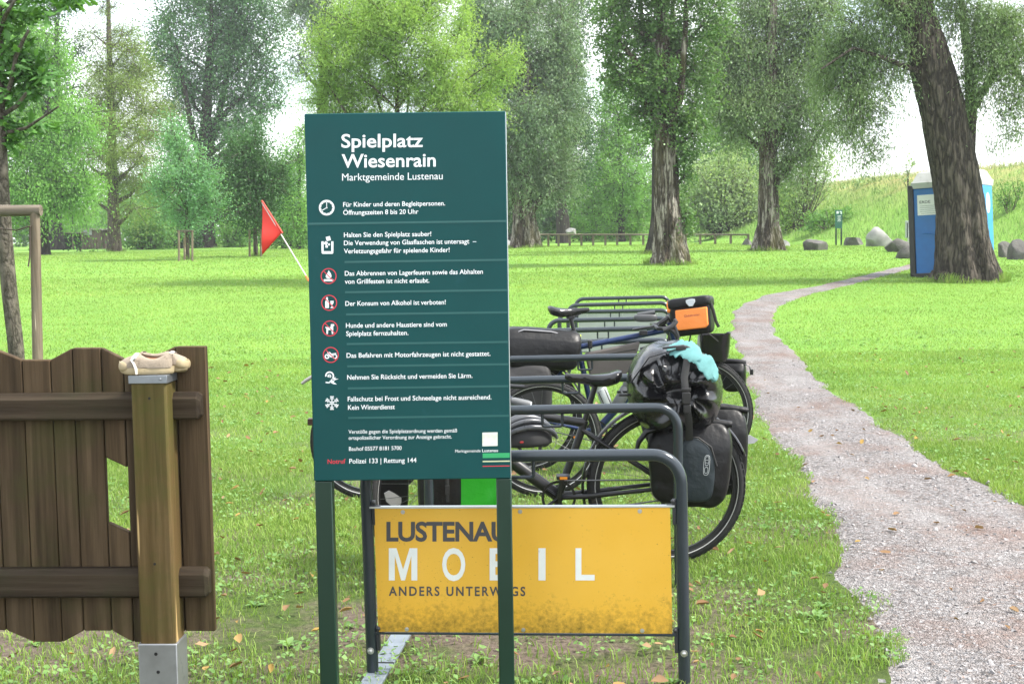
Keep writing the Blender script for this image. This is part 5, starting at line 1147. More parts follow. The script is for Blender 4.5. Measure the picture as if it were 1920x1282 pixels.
# duffel across the carrier
def duffel_fn(V):
    out = V.copy(); y = V[:, 1]; f = np.clip((-y - .17) / .13, 0, 1)                 # 0 on the body, 1 at the near end
    r = np.hypot(V[:, 0], V[:, 2]); th = np.arctan2(V[:, 2], V[:, 0])
    ph = th * 3.5 + 1.1 * np.sin(th * 2 + .6) + 7 * (r - .1); pl = 1 - np.abs(np.sin(ph)) * 1.6 + .35 * np.sin(th * 11 + r * 30)
    mid = np.exp(-((r - .125) / .075) ** 2)
    out[:, 1] -= f * mid * .034 * pl; k = 1 + .05 * f * pl * mid
    out[:, 0] *= k; out[:, 2] *= k
    out[:, 1] += f * .075 * np.exp(-((V[:, 0] - .02) / .10) ** 2) * np.exp(-((V[:, 2] - .01) / .022) ** 2)      # rolled closure drawn in
    out[:, 1] += f * .04 * np.exp(-((V[:, 0] - .03) / .03) ** 2) * np.exp(-((V[:, 2] + .03) / .12) ** 2)
    sh = np.clip((V[:, 2] - .02) / .16, 0, 1); out[:, 0] *= 1 - .16 * sh
    cr = 1 - np.abs(snoise(V * np.array((1, .45, 1)), 3.1, 21)) * 2; out += cr[:, None] * np.array((.004, .0, .008))
    out += snoise(V, 2.3, 8)[:, None] * np.array((.010, .004, .012)) + snoise(V, 6, 9)[:, None] * np.array((.002, .0015, .0025))
    lf = np.clip((V[:, 0] + .05) / -.16, 0, 1); out[:, 2] += .02 * lf
    return out
du = empty('duffel_bag', Vector((at(1262, 726, D1).x, D1 - .02, .80)), R(-4), 'big glossy black roll bag strapped across the rear carrier of the nearest bicycle', 'bag', 'luggage on the bicycles')
dz = (at(1262, 726, D1).z - .80)
m = MB(); m.blob((0, 0, dz), (.43, .60, .41), .72, 120, 84, duffel_fn); m.build('bag', TARP, du, smooth=80)
m = MB(); yb = -.325
m.tube([(.045, yb + .03, dz + .16), (.03, yb + .012, dz + .08), (.034, yb - .008, dz + .03), (.04, yb - .01, dz - .04), (.05, yb + .012, dz - .12), (.055, yb + .05, dz - .2)], .016, 8, flat=.16); m.build('closing_strap', WEB, du, smooth=50)
m = MB(); m.box((.037, yb - .018, dz - .005), (.036, .014, .05)); m.box((.041, yb - .016, dz - .052), (.032, .014, .036)); m.box((.037, yb - .018, dz + .032), (.04, .010, .014)); m.build('buckle', paint('black plastic buckle', (.014, .014, .015), .3), du, bevel=.003)
m = MB(); m.tube([(-.20, -.22, dz + .05), (-.12, -.245, dz + .165), (0, -.23, dz + .198), (.11, -.2, dz + .178), (.2, -.17, dz + .08)], .013, 8, flat=.2); m.build('side_strap', WEB, du, smooth=50)
m = MB(); m.tube([(-.06, -.24, dz + .205), (.03, -.25, dz + .215), (.08, -.235, dz + .2)], .012, 8, flat=.5); m.box((.02, -.252, dz + .205), (.045, .02, .02)); m.build('top_buckle', _mc['black plastic buckle'], du, bevel=.003)
# turquoise cloth drying on the duffel
def cloth(path, wd, D, label, mat):
    n = 60; k = 18; P = np.array([tuple(at(a, b, D + dy)) for a, b, dy in path]); s = np.linspace(0, len(P) - 1, n); Q = np.stack([np.interp(s, np.arange(len(P)), P[:, i]) for i in range(3)], 1)
    for _ in range(4): Q[1:-1] = (Q[:-2] + Q[1:-1] * 2 + Q[2:]) / 4
    V = []
    for i in range(n):
        t = (Q[min(i + 1, n - 1)] - Q[max(i - 1, 0)]); t /= np.linalg.norm(t); u = np.cross(t, (0, -.75, .65)); u /= np.linalg.norm(u); nn = np.cross(u, t); e = min(1, i / 5 + .55, (n - 1 - i) / 5 + .3)
        for j in range(k):
            a = 2 * math.pi * j / k; V.append(Q[i] + u * math.cos(a) * wd * e + nn * math.sin(a) * wd * .16 * e)
    V = np.array(V); V += snoise(V, 7, 4)[:, None] * np.array((.007, .010, .014)) + (1 - 2 * np.abs(snoise(V, 13, 5)))[:, None] * np.array((.004, .007, .009))
    F = [(i * k + j, i * k + (j + 1) % k, (i + 1) * k + (j + 1) % k, (i + 1) * k + j) for i in range(n - 1) for j in range(k)] + [tuple(range(k))[::-1], tuple((n - 1) * k + j for j in range(k))]
    o = MB().add(V, F).build('cloth', mat, smooth=80); return tag(o, label, 'cloth')
cloth([(1258, 648, -.20), (1282, 655, -.27), (1305, 668, -.31), (1326, 688, -.32), (1345, 712, -.28)], .044, D1, 'crumpled turquoise cloth drying on top of the black roll bag', paint('turquoise cloth', (.115, .27, .27), .85, 0, .12, 25, .3, 200, .2))
# panniers
def pannier(name, label, px, D, size, mat, panel=None, e=.42, rz=0, roll=True, logo=False, patch=None, top_cut=.12):
    c = at(px[0], px[1], D); root = empty(name, (c.x, D, c.z - size[2] / 2), rz, label, 'bag', 'luggage on the bicycles'); sx, sy, sz = size
    def fn(V):
        o = V.copy(); t = V[:, 2] / sz + .5; w_ = .84 + .16 * np.sin(np.clip(t * 1.25 + .12, 0, 1.3) * 1.57); o[:, 0] *= w_; o[:, 1] *= (1.1 - .45 * np.clip(t - .72, 0, 1) / .28)
        cr = 1 - np.abs(snoise(V * np.array((1, 1, .6)), 3.2, int(px[0]) + 4)) * 2; return o + snoise(V, 2.6, int(px[0])) [:, None] * np.array((.008, .012, .005)) + cr[:, None] * np.array((.003, .008, .003)) + snoise(V, 9, 3)[:, None] * np.array((.002, .004, .002))
    m = MB(); m.blob((0, 0, sz / 2), size, e, 80, 56, fn); m.build('bag', mat, root, smooth=75)
    if roll: m = MB(); m.tube([(-sx * .52, 0, sz * .97), (-sx * .2, -.01, sz * 1.01), (sx * .2, -.01, sz * 1.0), (sx * .50, 0, sz * .96)], [.022, .027, .027, .022], 12, flat=.7); m.build('roll_closure', mat, root, smooth=60)
    return root
pa_ = pannier('pannier', 'black rear pannier with a slate front pocket beside the nearest hoop', (1293, 868), D1 - .16, (.375, .19, .385), TARPM, rz=R(-8))
# front pocket of the pannier, its outline standing proud
pk = [(-.075, .07), (-.062, .035), (.06, .03), (.085, .06), (.10, .20), (.075, .285), (.02, .325), (-.03, .33), (-.06, .30), (-.085, .21)]
m = MB(); yk = -.108; V = []; n = len(pk); cxk, czk = .0, .18
for s_, yy in ((1.0, yk + .03), (1.0, yk + .004), (.93, yk - .006), (.6, yk - .012), (.0, yk - .014)): V += [(cxk + (x - cxk) * s_ + .02, yy, czk + (z - czk) * s_) for x, z in pk]
F = [(k * n + i, k * n + (i + 1) % n, (k + 1) * n + (i + 1) % n, (k + 1) * n + i) for k in range(4) for i in range(n)]
m.add(V, F); o = m.build('pocket', SLATE, pa_, smooth=80); sb_ = o.modifiers.new('s', 'SUBSURF'); sb_.levels = 1; sb_.render_levels = 2
m = MB(); Pz = [(x + .02, yk - .001, z) for x, z in pk]; m.tube([Pz[i] for i in (9, 8, 7, 6, 5, 4)], .004, 6); m.build('piping', WEB, pa_, smooth=50)
# stretched oval emblem: three outlined ovals inside one another
m = MB()
def oval(cx, cz, w_, h_, r, ry):
    P = []
    for i in range(28):
        a = 2 * math.pi * i / 28; P.append((cx + (w_ / 2) * math.copysign(abs(math.cos(a)) ** .55, math.cos(a)) + .10 * (cz + h_ / 2 * math.sin(a) - .2), ry, cz + (h_ / 2) * math.copysign(abs(math.sin(a)) ** .7, math.sin(a))))
    m.tube(P, r, 5, closed=True)
oval(.075, .205, .026, .088, .0011, yk - .0125); oval(.075, .224, .015, .040, .0010, yk - .0128); oval(.075, .183, .015, .026, .0010, yk - .0128)
for k in range(3): m.tube([(.070 + .10 * (.196 + .012 * k - .2), yk - .0128, .204 + .012 * k), (.080 + .10 * (.196 + .012 * k - .2), yk - .0128, .204 + .012 * k)], .001, 5)
m.build('emblem', LOGO, pa_, smooth=60)
m = MB(); m.tube([(-.14, -.07, .36), (-.19, -.07, .345), (-.225, -.075, .30), (-.235, -.08, .265)], [.03, .034, .03, .02], 12, flat=.4); m.build('loose_strap', TARPM, pa_, smooth=60)
pannier('pannier', 'black rear pannier hanging on the far side of the nearest bicycle', (1330, 845), D1 + .17, (.36, .17, .42), TARPM, rz=R(-6))
o = MB().prism([(0, 0), (.075, .008), (.095, .024), (.06, .045), (0, .05)], -.004, .004).build('reflector', paint('white reflector', (.42, .42, .44), .35, .1)); o.location = at(1384, 834, D1 + .12); tag(o, 'small white reflector plate sticking out behind the far rear pannier', 'reflector')
pf = pannier('pannier', 'black and bright green front pannier below the notice board', (862, 905), D1 - .17, (.36, .16, .33), GREENB, rz=R(6))
m = MB(); m.blob((-.09, -.012, .165), (.20, .165, .335), .42, 32, 24); m.build('cover', TARPM, pf, smooth=75)
m = MB(); m.tube([(-.065, -.098, .32), (-.062, -.102, .2), (-.062, -.10, .10)], .008, 8, flat=.3); m.box((-.062, -.106, .155), (.02, .01, .04)); m.build('strap', WEB, pf, smooth=50)
pg = pannier('pannier', 'black front pannier with a grey reflector patch beside the left rack post', (722, 905), D1 + .05, (.20, .16, .36), TARPM, rz=R(30))
o = MB().prism([(-.055, .155), (-.045, .115), (-.01, .085), (.02, .085), (.03, .105), (.03, .125), (-.005, .15), (-.03, .165)], -.112, -.106).build('reflector_patch', paint('grey reflective patch', (.34, .34, .35), .4, .3), pg)
# helmet hung on the handlebar
hx = at(985, 822, D1 - .3); he = empty('helmet', (hx.x, hx.y, hx.z - .06), R(20), 'grey and black vented cycling helmet hanging by the handlebar', 'helmet')
HGREY = paint('grey helmet shell', (.07, .075, .085), .3, 0, .1); m = MB()
def hfn(V):
    o = V.copy(); lo = V[:, 2] < -.01; o[lo, 2] = -.01 + (V[lo, 2] + .01) * .2; return o
m.blob((0, 0, .05), (.245, .17, .19), 1.0, 40, 26, hfn); m.build('liner', paint('black foam', (.012, .012, .013), .7), he, smooth=70)
for k in range(6):
    a = R(-62 + 25 * k); P = [(.13 * math.cos(t), .092 * math.sin(a), .055 + .103 * math.sin(t) * math.cos(a) ** .6) for t in np.linspace(R(4), R(176), 16)]
    P = [(x, y * (1 - .35 * (x / .13) ** 2), z) for x, y, z in P]; m = MB(); m.tube(P, [.006 + .006 * math.sin(math.pi * i / 15) for i in range(16)], 8); m.build('shell_rib', HGREY, he, smooth=60)
m = MB(); m.tube([(.05, -.07, .04), (.02, -.06, -.05), (-.06, -.06, .04)], .006, 6, flat=.3); m.build('strap', WEB, he)
m = MB(); m.blob((-.05, -.088, .06), (.018, .008, .010), .8, 14, 10); m.build('badge', paint('red helmet badge', (.45, .03, .03), .35), he, smooth=60)

# --- blue bicycle further back, front wheel to the right
D2 = 8.55
b2, q2, O2 = bike('blue bicycle with an orange handlebar bag, front wheel to the right', D2,
    dict(bb=(1118, 806), rh=(985, 796), fh=(1306, 798), seat_top=(1083, 646), clamp=(1070, 596), head_top=(1256, 604), head_bot=(1270, 655), nose=(1105, 579), tail=(1027, 580), ped=(1078, 812), ped2=(1160, 802), r_seat=.018, r_down=.024, r_top=.0185, ring=.07), BLUE, .364, 1118, 1)
fender(b2, tuple(Vector((q2('rh').x, 0, .366))), .388, -20, 150)
# drop handlebar with hoods
hc = q2((1228, 612)); m = MB(); m.tube([q2('head_top'), q2('head_top') + Vector((-.01, 0, .03)), hc], .015, 10)
for s_ in (-1, 1):
    y = s_ * .21; P = [(hc.x, 0, hc.z), (hc.x, y * .9, hc.z)]
    for i in range(9): a = R(90 - 200 * i / 8); P.append((hc.x + .045 + .075 * math.cos(a), y, hc.z - .075 + .075 * math.sin(a)))
    P.append((hc.x - .075, y * 1.03, hc.z - .165)); m.tube(P, .0125, 10)
m.build('handlebar', BLKM, b2, smooth=50)
for s_ in (-1, 1):
    m = MB(); y = s_ * .21; m.tube([(hc.x + .03, y, hc.z - .01), (hc.x + .085, y, hc.z + .012), (hc.x + .11, y, hc.z + .045), (hc.x + .10, y, hc.z + .06)], [.016, .018, .016, .011], 10); m.tube([(hc.x + .10, y - .012, hc.z + .02), (hc.x + .125, y - .012, hc.z - .05), (hc.x + .10, y - .012, hc.z - .12)], [.009, .008, .006], 8, flat=.5); m.build('brake_hood', paint('black rubber hood', (.03, .03, .032), .5), b2, smooth=60)
m = MB(); a = q2((1186, 618), -.03); b = q2((1236, 610), -.03); m.tube([a, b], .016, 8, flat=.5); m.box(tuple(a.lerp(b, .4) + Vector((0, 0, -.03))), (.05, .05, .03)); m.build('stem_clamp', BLKM, b2, smooth=50, bevel=.003)
m = MB(); mm = q2((1210, 596), -.21); m.blob(tuple(mm), (.15, .05, .05), .6, 20, 12); m.tube([mm + Vector((-.05, 0, .02)), mm + Vector((.06, 0, .035))], .014, 8); m.build('computer', paint('grey device', (.05, .052, .055), .4), b2, smooth=60)
# reflective yellow tag on the seatpost
m = MB(); c_ = q2((1082, 633), -.03); m.box(tuple(c_), (.052, .016, .04)); m.build('tag', paint('fluorescent tag', (.62, .78, .06), .5, 0, .1, 60), b2, bevel=.004)
m = MB()
tx = [(1096, 662), (1200, 640), (1186, 690), (1160, 712), (1106, 706)]; Pq = [q2(k) for k in tx]; m.prism([(p_.x, p_.z) for p_ in Pq[::-1]], -.03, .03); fbO = m.build('frame_bag', TAUPE, None, bevel=.012, seg=3); fbO.location = O2; tag(fbO, 'grey brown frame bag under the top tube of the blue bicycle', 'bag', 'luggage on the bicycles')
m = MB(); s0 = q2((1106, 645)); m.box((s0.x, 0, s0.z + .0), (.028, .068, .055)); m.build('velcro_strap', WEB, fbO, bevel=.006)
m = MB(); s1 = q2((1108, 668), -.03); s2 = q2((1192, 655), -.03); m.tube([s1, s2], .0035, 6); m.build('zip', WEB, fbO)
# bottles
def bottle(label, p0, p1, D, dy, r, mat, capm, prof=None):
    a = at(*p0, D + dy); b = at(*p1, D + dy); d = b - a; L_ = d.length; root = empty('bottle', a, 0, label, 'bottle'); root.rotation_euler = d.to_track_quat('Z', 'Y').to_euler()
    m = MB(); m.lathe([(r * .9, 0), (r, .006), (r, L_ * .62), (r * .88, L_ * .66), (r, L_ * .7), (r, L_ * .84), (r * .6, L_ * .9)], 24); m.build('body', mat, root, smooth=40)
    m = MB(); m.lathe([(r * .62, L_ * .895), (r * .62, L_ * .95), (r * .3, L_ * .96), (r * .28, L_ * 1.02), (r * .15, L_ * 1.03)], 18); m.build('cap', capm, root, smooth=40); return root
bw = bottle('white drinking bottle in the cage below the frame bag', (1142, 768), (1118, 706), D2, -.02, .036, paint('white bottle', (.48, .51, .51), .4, 0, .03), _mc['black plastic buckle'])
m = MB(); text(m, 'VAST', -.014, .024, 0, .014, lambda u, v: Vector((u, -.0366, .075 - v)), .01); o = m.build('lettering', INK, bw, smooth=0) if False else None
bottle('dark grey drinking bottle on the down tube of the blue bicycle', (1152, 768), (1188, 704), D2, -.04, .037, paint('grey bottle', (.12, .125, .13), .4), _mc['black plastic buckle'])
m = MB()
for (p0, p1) in (((1138, 770), (1122, 735)), ((1154, 768), (1170, 735))):
    a = q2(p0, -.06); b = q2(p1, -.06); m.tube([a + Vector((.04, 0, .01)), b + Vector((.04, .0, .02)), b, a], .003, 6)
m.build('bottle_cage', BLKM, b2, smooth=50)
# luggage of the blue bicycle
pr = pannier('pannier', 'long black roll top bag lying behind the blue bicycle saddle', (1012, 654), D2 - .08, (.50, .24, .255), TARPM, e=.26, rz=R(3), roll=False)
pr.rotation_euler = (0, R(4), R(3))
m = MB(); m.tube([(-.25, -.06, .20), (-.12, -.07, .248), (.05, -.07, .245), (.18, -.06, .225)], .016, 10, flat=.35); m.build('roll_closure', paint('grey piping', (.16, .16, .17), .45), pr, smooth=60)
pannier('pannier', 'grey black rear pannier low on the blue bicycle beside the rack', (985, 738), D2 - .17, (.34, .15, .40), paint('charcoal fabric', (.018, .0175, .0185), .7, 0, .2, 9, .15, 140), rz=R(3))
hb_ = at(1301, 592, D2 - .0); hbag = empty('handlebar_bag', (hb_.x, hb_.y - .02, hb_.z - .12), R(-33), 'orange and black box bag on the handlebar of the blue bicycle', 'bag', 'luggage on the bicycles'); hbag.rotation_euler = (R(-4), R(-7), R(-20))
def hfn2(V):
    o = V.copy(); t = V[:, 2] / .24 + .5; o[:, 0] *= .9 + .1 * t; o[:, 1] *= .86 + .14 * t; return o + snoise(V, 4, 2)[:, None] * .003
m = MB(); m.blob((0, 0, .11), (.275, .19, .225), .3, 44, 28, hfn2); m.build('body', TARPM, hbag, smooth=75)
m = MB(); m.blob((.0, -.002, .205), (.285, .205, .075), .38, 40, 16, lambda V: V + snoise(V, 5, 3)[:, None] * .003); m.build('lid', TARPM, hbag, smooth=75)
m = MB(); m.blob((-.108, .012, .195), (.082, .192, .088), .45, 28, 16, lambda V: V + snoise(V, 9, 3)[:, None] * .004); m.build('lid_side', ORANGE, hbag, smooth=75)
fx = [(-.075, .035), (.10, .035), (.118, .05), (.122, .165), (-.085, .165), (-.09, .05)]
m = MB(); m.prism(fx, -.104, -.085); m.build('front_pocket', ORANGE, hbag, bevel=.007, seg=3)
m = MB(); text(m, 'Globetrotter.', -.03, .075, 0, .015, lambda u, v: Vector((u, -.1046, .115 - v)), .006); m.build('lettering', paint('dark red print', (.22, .03, .03), .5), hbag, smooth=0)
m = MB(); text(m, 'Ausrüstung', .038, .078, 0, .005, lambda u, v: Vector((u, -.1046, .104 - v)), .004); m.build('small_lettering', _mc['dark red print'], hbag, smooth=0) if False else None
m = MB(); m.prism([(-.03, 0), (-.012, -.026), (.012, -.026), (.03, 0), (.03, .016), (.012, .02), (-.012, .02), (-.03, .016)], -.1095, -.1055, Matrix.Translation((.022, 0, .205))); m.build('reflector', paint('pale grey reflector', (.5, .53, .55), .35, .1), hbag, bevel=.002)
m = MB(); m.tube([(.135, -.05, .19), (.15, -.055, .14), (.158, -.05, .07), (.172, -.045, .03)], .010, 8, flat=.45); m.build('side_strap', WEB, hbag, smooth=50); m = MB(); m.tube([(.06, -.06, .0), (.05, -.055, -.05)], .006, 6, flat=.4); m.tube([(.10, -.06, .005), (.16, -.05, -.06)], .006, 6, flat=.4); m.tube([(-.01, -.06, .0), (-.035, -.05, -.065)], .005, 6, flat=.4); m.build('lower_straps', WEB, hbag, smooth=50)
# open black shell basket on the front carrier and a small bag beside it
bk = at(1341, 652, D2 - .02); bs = empty('front_basket', (bk.x, bk.y, bk.z - .085), R(-14), 'black plastic bowl shaped basket below the orange bag', 'basket')
V = []; n = 26; rings = [(.70, .0), (.86, .03), (.95, .09), (1.0, .165), (1.06, .172), (.97, .166), (.92, .09), (.82, .036), (.5, .014)]
for s_, z in rings:
    for i in range(n):
        a = 2 * math.pi * i / n; V.append((math.copysign(abs(math.cos(a)) ** .6, math.cos(a)) * .098 * s_, math.copysign(abs(math.sin(a)) ** .6, math.sin(a)) * .085 * s_, z + .012 * (math.cos(a) > .5) * (z > .15)))
F = [(k * n + i, k * n + (i + 1) % n, (k + 1) * n + (i + 1) % n, (k + 1) * n + i) for k in range(len(rings) - 1) for i in range(n)] + [tuple(range(n))[::-1]]
m = MB(); m.add(V, F); m.build('shell', paint('glossy black plastic', (.010, .010, .011), .18), bs, smooth=50)
m = MB(); m.tube([(-.105, -.03, .05), (-.095, -.04, .16), (-.085, -.04, .19)], .012, 8, flat=.35); m.build('bracket', ALU, bs, smooth=50)
m = MB(); m.tube([(-.03, 0, .0), (-.05, 0, -.12)], .006, 8); m.tube([(.03, 0, .0), (-.02, 0, -.12)], .006, 8); m.build('stay', BLKM, bs, smooth=50)
sb2 = pannier('pannier', 'small black bag with a loose buckle at the front wheel of the blue bicycle', (1374, 706), D2 + .18, (.17, .12, .20), TARPM, rz=R(-15), roll=True)
m = MB(); m.tube([(.07, -.02, .19), (.11, -.03, .175), (.125, -.03, .13)], .009, 8, flat=.5); m.box((.125, -.032, .135), (.022, .012, .035)); m.build('buckle_strap', _mc['black plastic buckle'], sb2, smooth=50)
m = MB(); m.tube([(-.09, 0, .16), (-.085, 0, .21), (-.05, 0, .225), (-.03, 0, .20), (-.03, 0, .15)], .006, 8); m.build('hook', BLKM, sb2, smooth=50)

# --- dark bicycle behind the notice board, front wheel to the left
D3 = 7.72
b3, q3, O3 = bike('dark navy bicycle mostly hidden behind the notice board, front wheel to the left', D3,
    dict(bb=(884, 828), rh=(1018, 806), fh=(692, 806), seat_top=(922, 690), clamp=(932, 640), head_top=(738, 660), head_bot=(728, 712), nose=(890, 628), tail=(948, 628), ped=(905, 800), ped2=(865, 860), ring=.07), NAVY, .343, 884, -1)
hc = q3((724, 640)); m = MB(); m.tube([q3('head_top'), hc], .014, 10); m.tube([hc, hc + Vector((0, -.2, 0)), q3((640, 668), -.24), q3((600, 692), -.25)], .011, 10); m.tube([hc, hc + Vector((0, .2, 0)), hc + Vector((-.2, .26, -.08))], .011, 10); m.build('handlebar', BLKM, b3, smooth=50)
m = MB(); m.tube([q3((612, 690), -.25), q3((574, 713), -.25), q3((566, 719), -.25)], [.014, .0155, .012], 12, flat=.7); m.build('bar_end', paint('grey bar end', (.26, .25, .23), .5, .2, .1), b3, smooth=50)
m = MB(); m.tube([q3((600, 705), -.25), q3((588, 722), -.25), q3((592, 740), -.25)], .008, 8); m.build('brake_lever', BLKM, b3, smooth=50)
m = MB(); m.box(tuple(q3((585, 790), -.05)), (.045, .05, .038)); m.tube([q3((585, 790), -.05), q3((700, 790), 0)], .008, 8); m.build('front_lamp', paint('dark red lamp', (.03, .008, .008), .3), b3, bevel=.006)
# red pennant on a whip pole clamped to that bicycle
p0 = at(717, 752, D3 + .12); p1 = at(491, 380, D3 + .12); fl = empty('pennant', p0, 0, 'red triangular safety pennant on a thin white pole, left of the notice board', 'flag')
d_ = p1 - p0; m = MB(); m.tube([(0, 0, 0), tuple(d_ * .5 + Vector((0, 0, -.004))), tuple(d_)], [.0042, .004, .0035], 8); m.build('pole', paint('white fibreglass pole', (.66, .62, .58), .4), fl, smooth=50)
m = MB(); c0 = at(573, 517, D3 + .12) - p0; c1 = at(579, 527, D3 + .12) - p0; m.tube([c0, c1], .0062, 8); m.build('joint', paint('orange sleeve', (.75, .2, .05), .5), fl)
a, b, c_ = [at(x, y, D3 + .12) - p0 for x, y in ((492, 378), (529, 436), (491, 478))]
n = 14; V = []; F = []
for i in range(n + 1):
    for j in range(n + 1 - i):
        u, w_ = i / n, j / n; P = a * (1 - u - w_) + b * u + c_ * w_; V.append((P.x, P.y + .018 * math.sin(u * 5 + w_ * 7) * (w_ + .1), P.z))
idx = {}; k = 0
for i in range(n + 1):
    for j in range(n + 1 - i): idx[i, j] = k; k += 1
for i in range(n):
    for j in range(n - i):
        F.append((idx[i, j], idx[i + 1, j], idx[i, j + 1]))
        if i + j < n - 1: F.append((idx[i + 1, j], idx[i + 1, j + 1], idx[i, j + 1]))
PEN = paint('red pennant cloth', (.62, .035, .022), .6, 0, .06)
m = MB(); m.add(V, F); o = m.build('flag', PEN, fl, smooth=80); s_ = o.modifiers.new('thickness', 'SOLIDIFY'); s_.thickness = .0015
m = MB(); m.tube([a + (a - b) * .03, b + (b - a) * .02], .0085, 8, flat=.6); m.build('sleeve', PEN, fl, smooth=50)
# ================================================================ farther things on the lawn
# stake frame round the young oak at the left edge
OLDW = woodmat('weathered round wood', [(.085, .068, .048), (.16, .13, .095), (.24, .20, .15)], ((.12, .115, .085), .5, .5))
OLDH = woodmat('weathered round rail', [(.055, .048, .038), (.115, .10, .08), (.19, .165, .135)], ((.10, .10, .07), .5, .5), 0)
DS = 11.8; a = at(70, 690, DS); sf = empty('tree_stakes', (a.x, DS, float(terrain(a.x, DS))), 0, 'frame of round wooden stakes and a crossbar at the young oak', 'tree stake'); so2 = sf.location.copy()
f = lambda x, y, dy=0: at(x, y, DS + dy) - so2
m = MB(); tp = f(65.5, 398); bt = f(68, 690); bt.z = -.2; trunk_mb(m, [bt, bt.lerp(tp, .5), tp], [.048, .045, .043], 20, .03, 0, 3); m.build('stake', OLDW, sf, smooth=50)
m = MB(); P = [f(-170, 397, .02), f(-60, 396.5, .02), f(30, 395.5, .0), f(77, 394.5, .0)]; m.tube([P[0], P[0].lerp(P[-1], .33), P[0].lerp(P[-1], .66), P[-1]], [.05, .05, .049, .049], 20); m.build('crossbar', OLDH, sf, smooth=50)
m = MB(); tp = f(-150, 400, .02); bt = tp.copy(); bt.z = -.2; m.tube([bt, tp], .045, 16); m.build('stake', OLDW, sf, smooth=50)
m = MB(); m.tube([f(57, 424, -.05), f(30, 432, -.02), f(-4, 428, .1)], .012, 8, flat=.5); m.tube([f(56, 424, -.05), f(56, 480, -.05), f(53, 500, -.06)], .007, 6, flat=.4); m.build('tie_rope', paint('brown tie rope', (.07, .05, .04), .9, 0, .2), sf, smooth=50)
# the young oak itself, close enough for lobed leaves
DO = 12.6; a = at(20, 700, DO); oak = empty('young_oak', (a.x, DO, float(terrain(a.x, DO))), 0, 'young oak with lobed leaves and a grey trunk at the left edge', 'tree'); oo = oak.location.copy()
f = lambda x, y, dy=0: at(x, y, DO + dy) - oo
m = MB(); b0 = f(35, 700); b0.z = -.1; k_ = mpp(DO)
trunk_mb(m, [b0, f(29, 640), f(17, 540), f(9, 440), f(4, 330), f(0, 200), f(-2, 60), f(-2, -60)], [15 * k_, 14.5 * k_, 14.5 * k_, 13.5 * k_, 11.5 * k_, 9 * k_, 7 * k_, 4 * k_], 26, .05, .15, 4)
BR = [[(2, 200, 0, 5), (20, 160, -.1, 4.5), (30, 105, -.15, 4), (44, 75, -.2, 3.4), (54, 57, -.2, 2.4)], [(6, 215, 0, 5), (30, 200, -.15, 4), (50, 175, -.2, 3)], [(8, 250, 0, 4), (50, 240, -.2, 3), (110, 200, -.3, 1.5)], [(0, 60, 0, 5), (10, 30, -.2, 4), (25, 5, -.3, 3), (60, -40, -.3, 2)], [(2, 170, 0, 4), (60, 130, .2, 2.6), (95, 110, .3, 1.6)], [(-2, 20, 0, 4), (60, -30, -.1, 3), (150, -20, -.2, 1.6)]]
for br in BR: m.tube([f(x, y, dy) for x, y, dy, w_ in br], [w_ * k_ for *_, w_ in br], 8)
m.build('trunk', BARK_GRY, oak, smooth=60)
r_ = np.random.default_rng(33); LV = []
half = [(0, 0), (.05, .05), (.10, .16), (.16, .20), (.10, .30), (.20, .40), (.27, .43), (.15, .52), (.24, .66), (.27, .72), (.13, .76), (.10, .92), (0, 1)]
sp = half + [(-x, y) for x, y in half[-2:0:-1]]
for (cx, cy, rx, ry, n_) in ((40, 110, 45, 40, 75), (70, 130, 34, 24, 55), (30, 170, 40, 26, 50), (60, 165, 22, 16, 22), (25, 235, 22, 30, 26), (75, 232, 34, 12, 24), (20, 265, 14, 16, 12), (50, 20, 50, 26, 60), (0, 40, 40, 40, 50), (140, 2, 34, 12, 26), (10, 110, 26, 40, 40), (90, -20, 60, 24, 50), (-30, 150, 40, 90, 60)):
    for _ in range(int(n_ * 1.7)):
        d = r_.normal(size=3); d /= np.linalg.norm(d); d *= r_.random() ** .4
        c = np.array(f(cx + d[0] * rx, cy + d[2] * ry, d[1] * rx * k_ * 1.2)); S = r_.uniform(.085, .15)
        dr = np.array((r_.normal() * .7, r_.normal() * .7, -.35 + r_.normal() * .45)); dr /= np.linalg.norm(dr); s_ = np.cross(dr, (0, 0, 1) + r_.normal(size=3) * .5); s_ /= np.linalg.norm(s_); nn = np.cross(dr, s_)
        LV.append([c + dr * S * y + s_ * S * x * 1.15 + nn * S * (abs(x) * .35 - .25 * y * y) for x, y in sp])
nl = len(sp); mid = [tuple(i for i in range(13)), tuple([0] + list(range(nl - 1, 11, -1)))]
mid = [(i, i + 1, nl - i - 1 if i else 0, nl - i if i else 0) for i in range(0)]
T = [tuple(range(0, 13)), tuple([12] + list(range(13, nl)) + [0])]
link('crown', inst_mesh('crown', [(np.array(LV), T)]), LF_OAK, oak)
# stakes of the two saplings
for px, base, top_, lab in (((335.5, 360.5), 489, 432, 'three posted light wooden frame round the blue green sapling'), ((468, 489.5), 481, 430, 'three posted light wooden frame round the dark green sapling')):
    g = gp(sum(px) / 2, base); s = mpp(g.y); st = empty('tree_stakes', g, 0, lab, 'tree stake', 'stake frames of the saplings'); f = lambda x, y, dy=0: at(x, y, g.y + dy) - g
    for x, dy in ((px[0], -.3), (px[1], -.3), (sum(px) / 2 - 2, .5)):
        m = MB(); t_ = f(x, top_, dy); b_ = f(x, base, dy); b_.z = -.1; m.tube([b_, t_], 2.1 * s, 10); m.build('stake', OLDW, st, smooth=50)
    m = MB(); m.box(tuple((f(px[0] - 4, top_ + 1, -.3) + f(px[1] + 3, top_ + 1, -.3)) / 2), ((px[1] - px[0] + 7) * s, 3 * s, 3 * s)); m.build('crossbar', OLDH, st, bevel=.01)
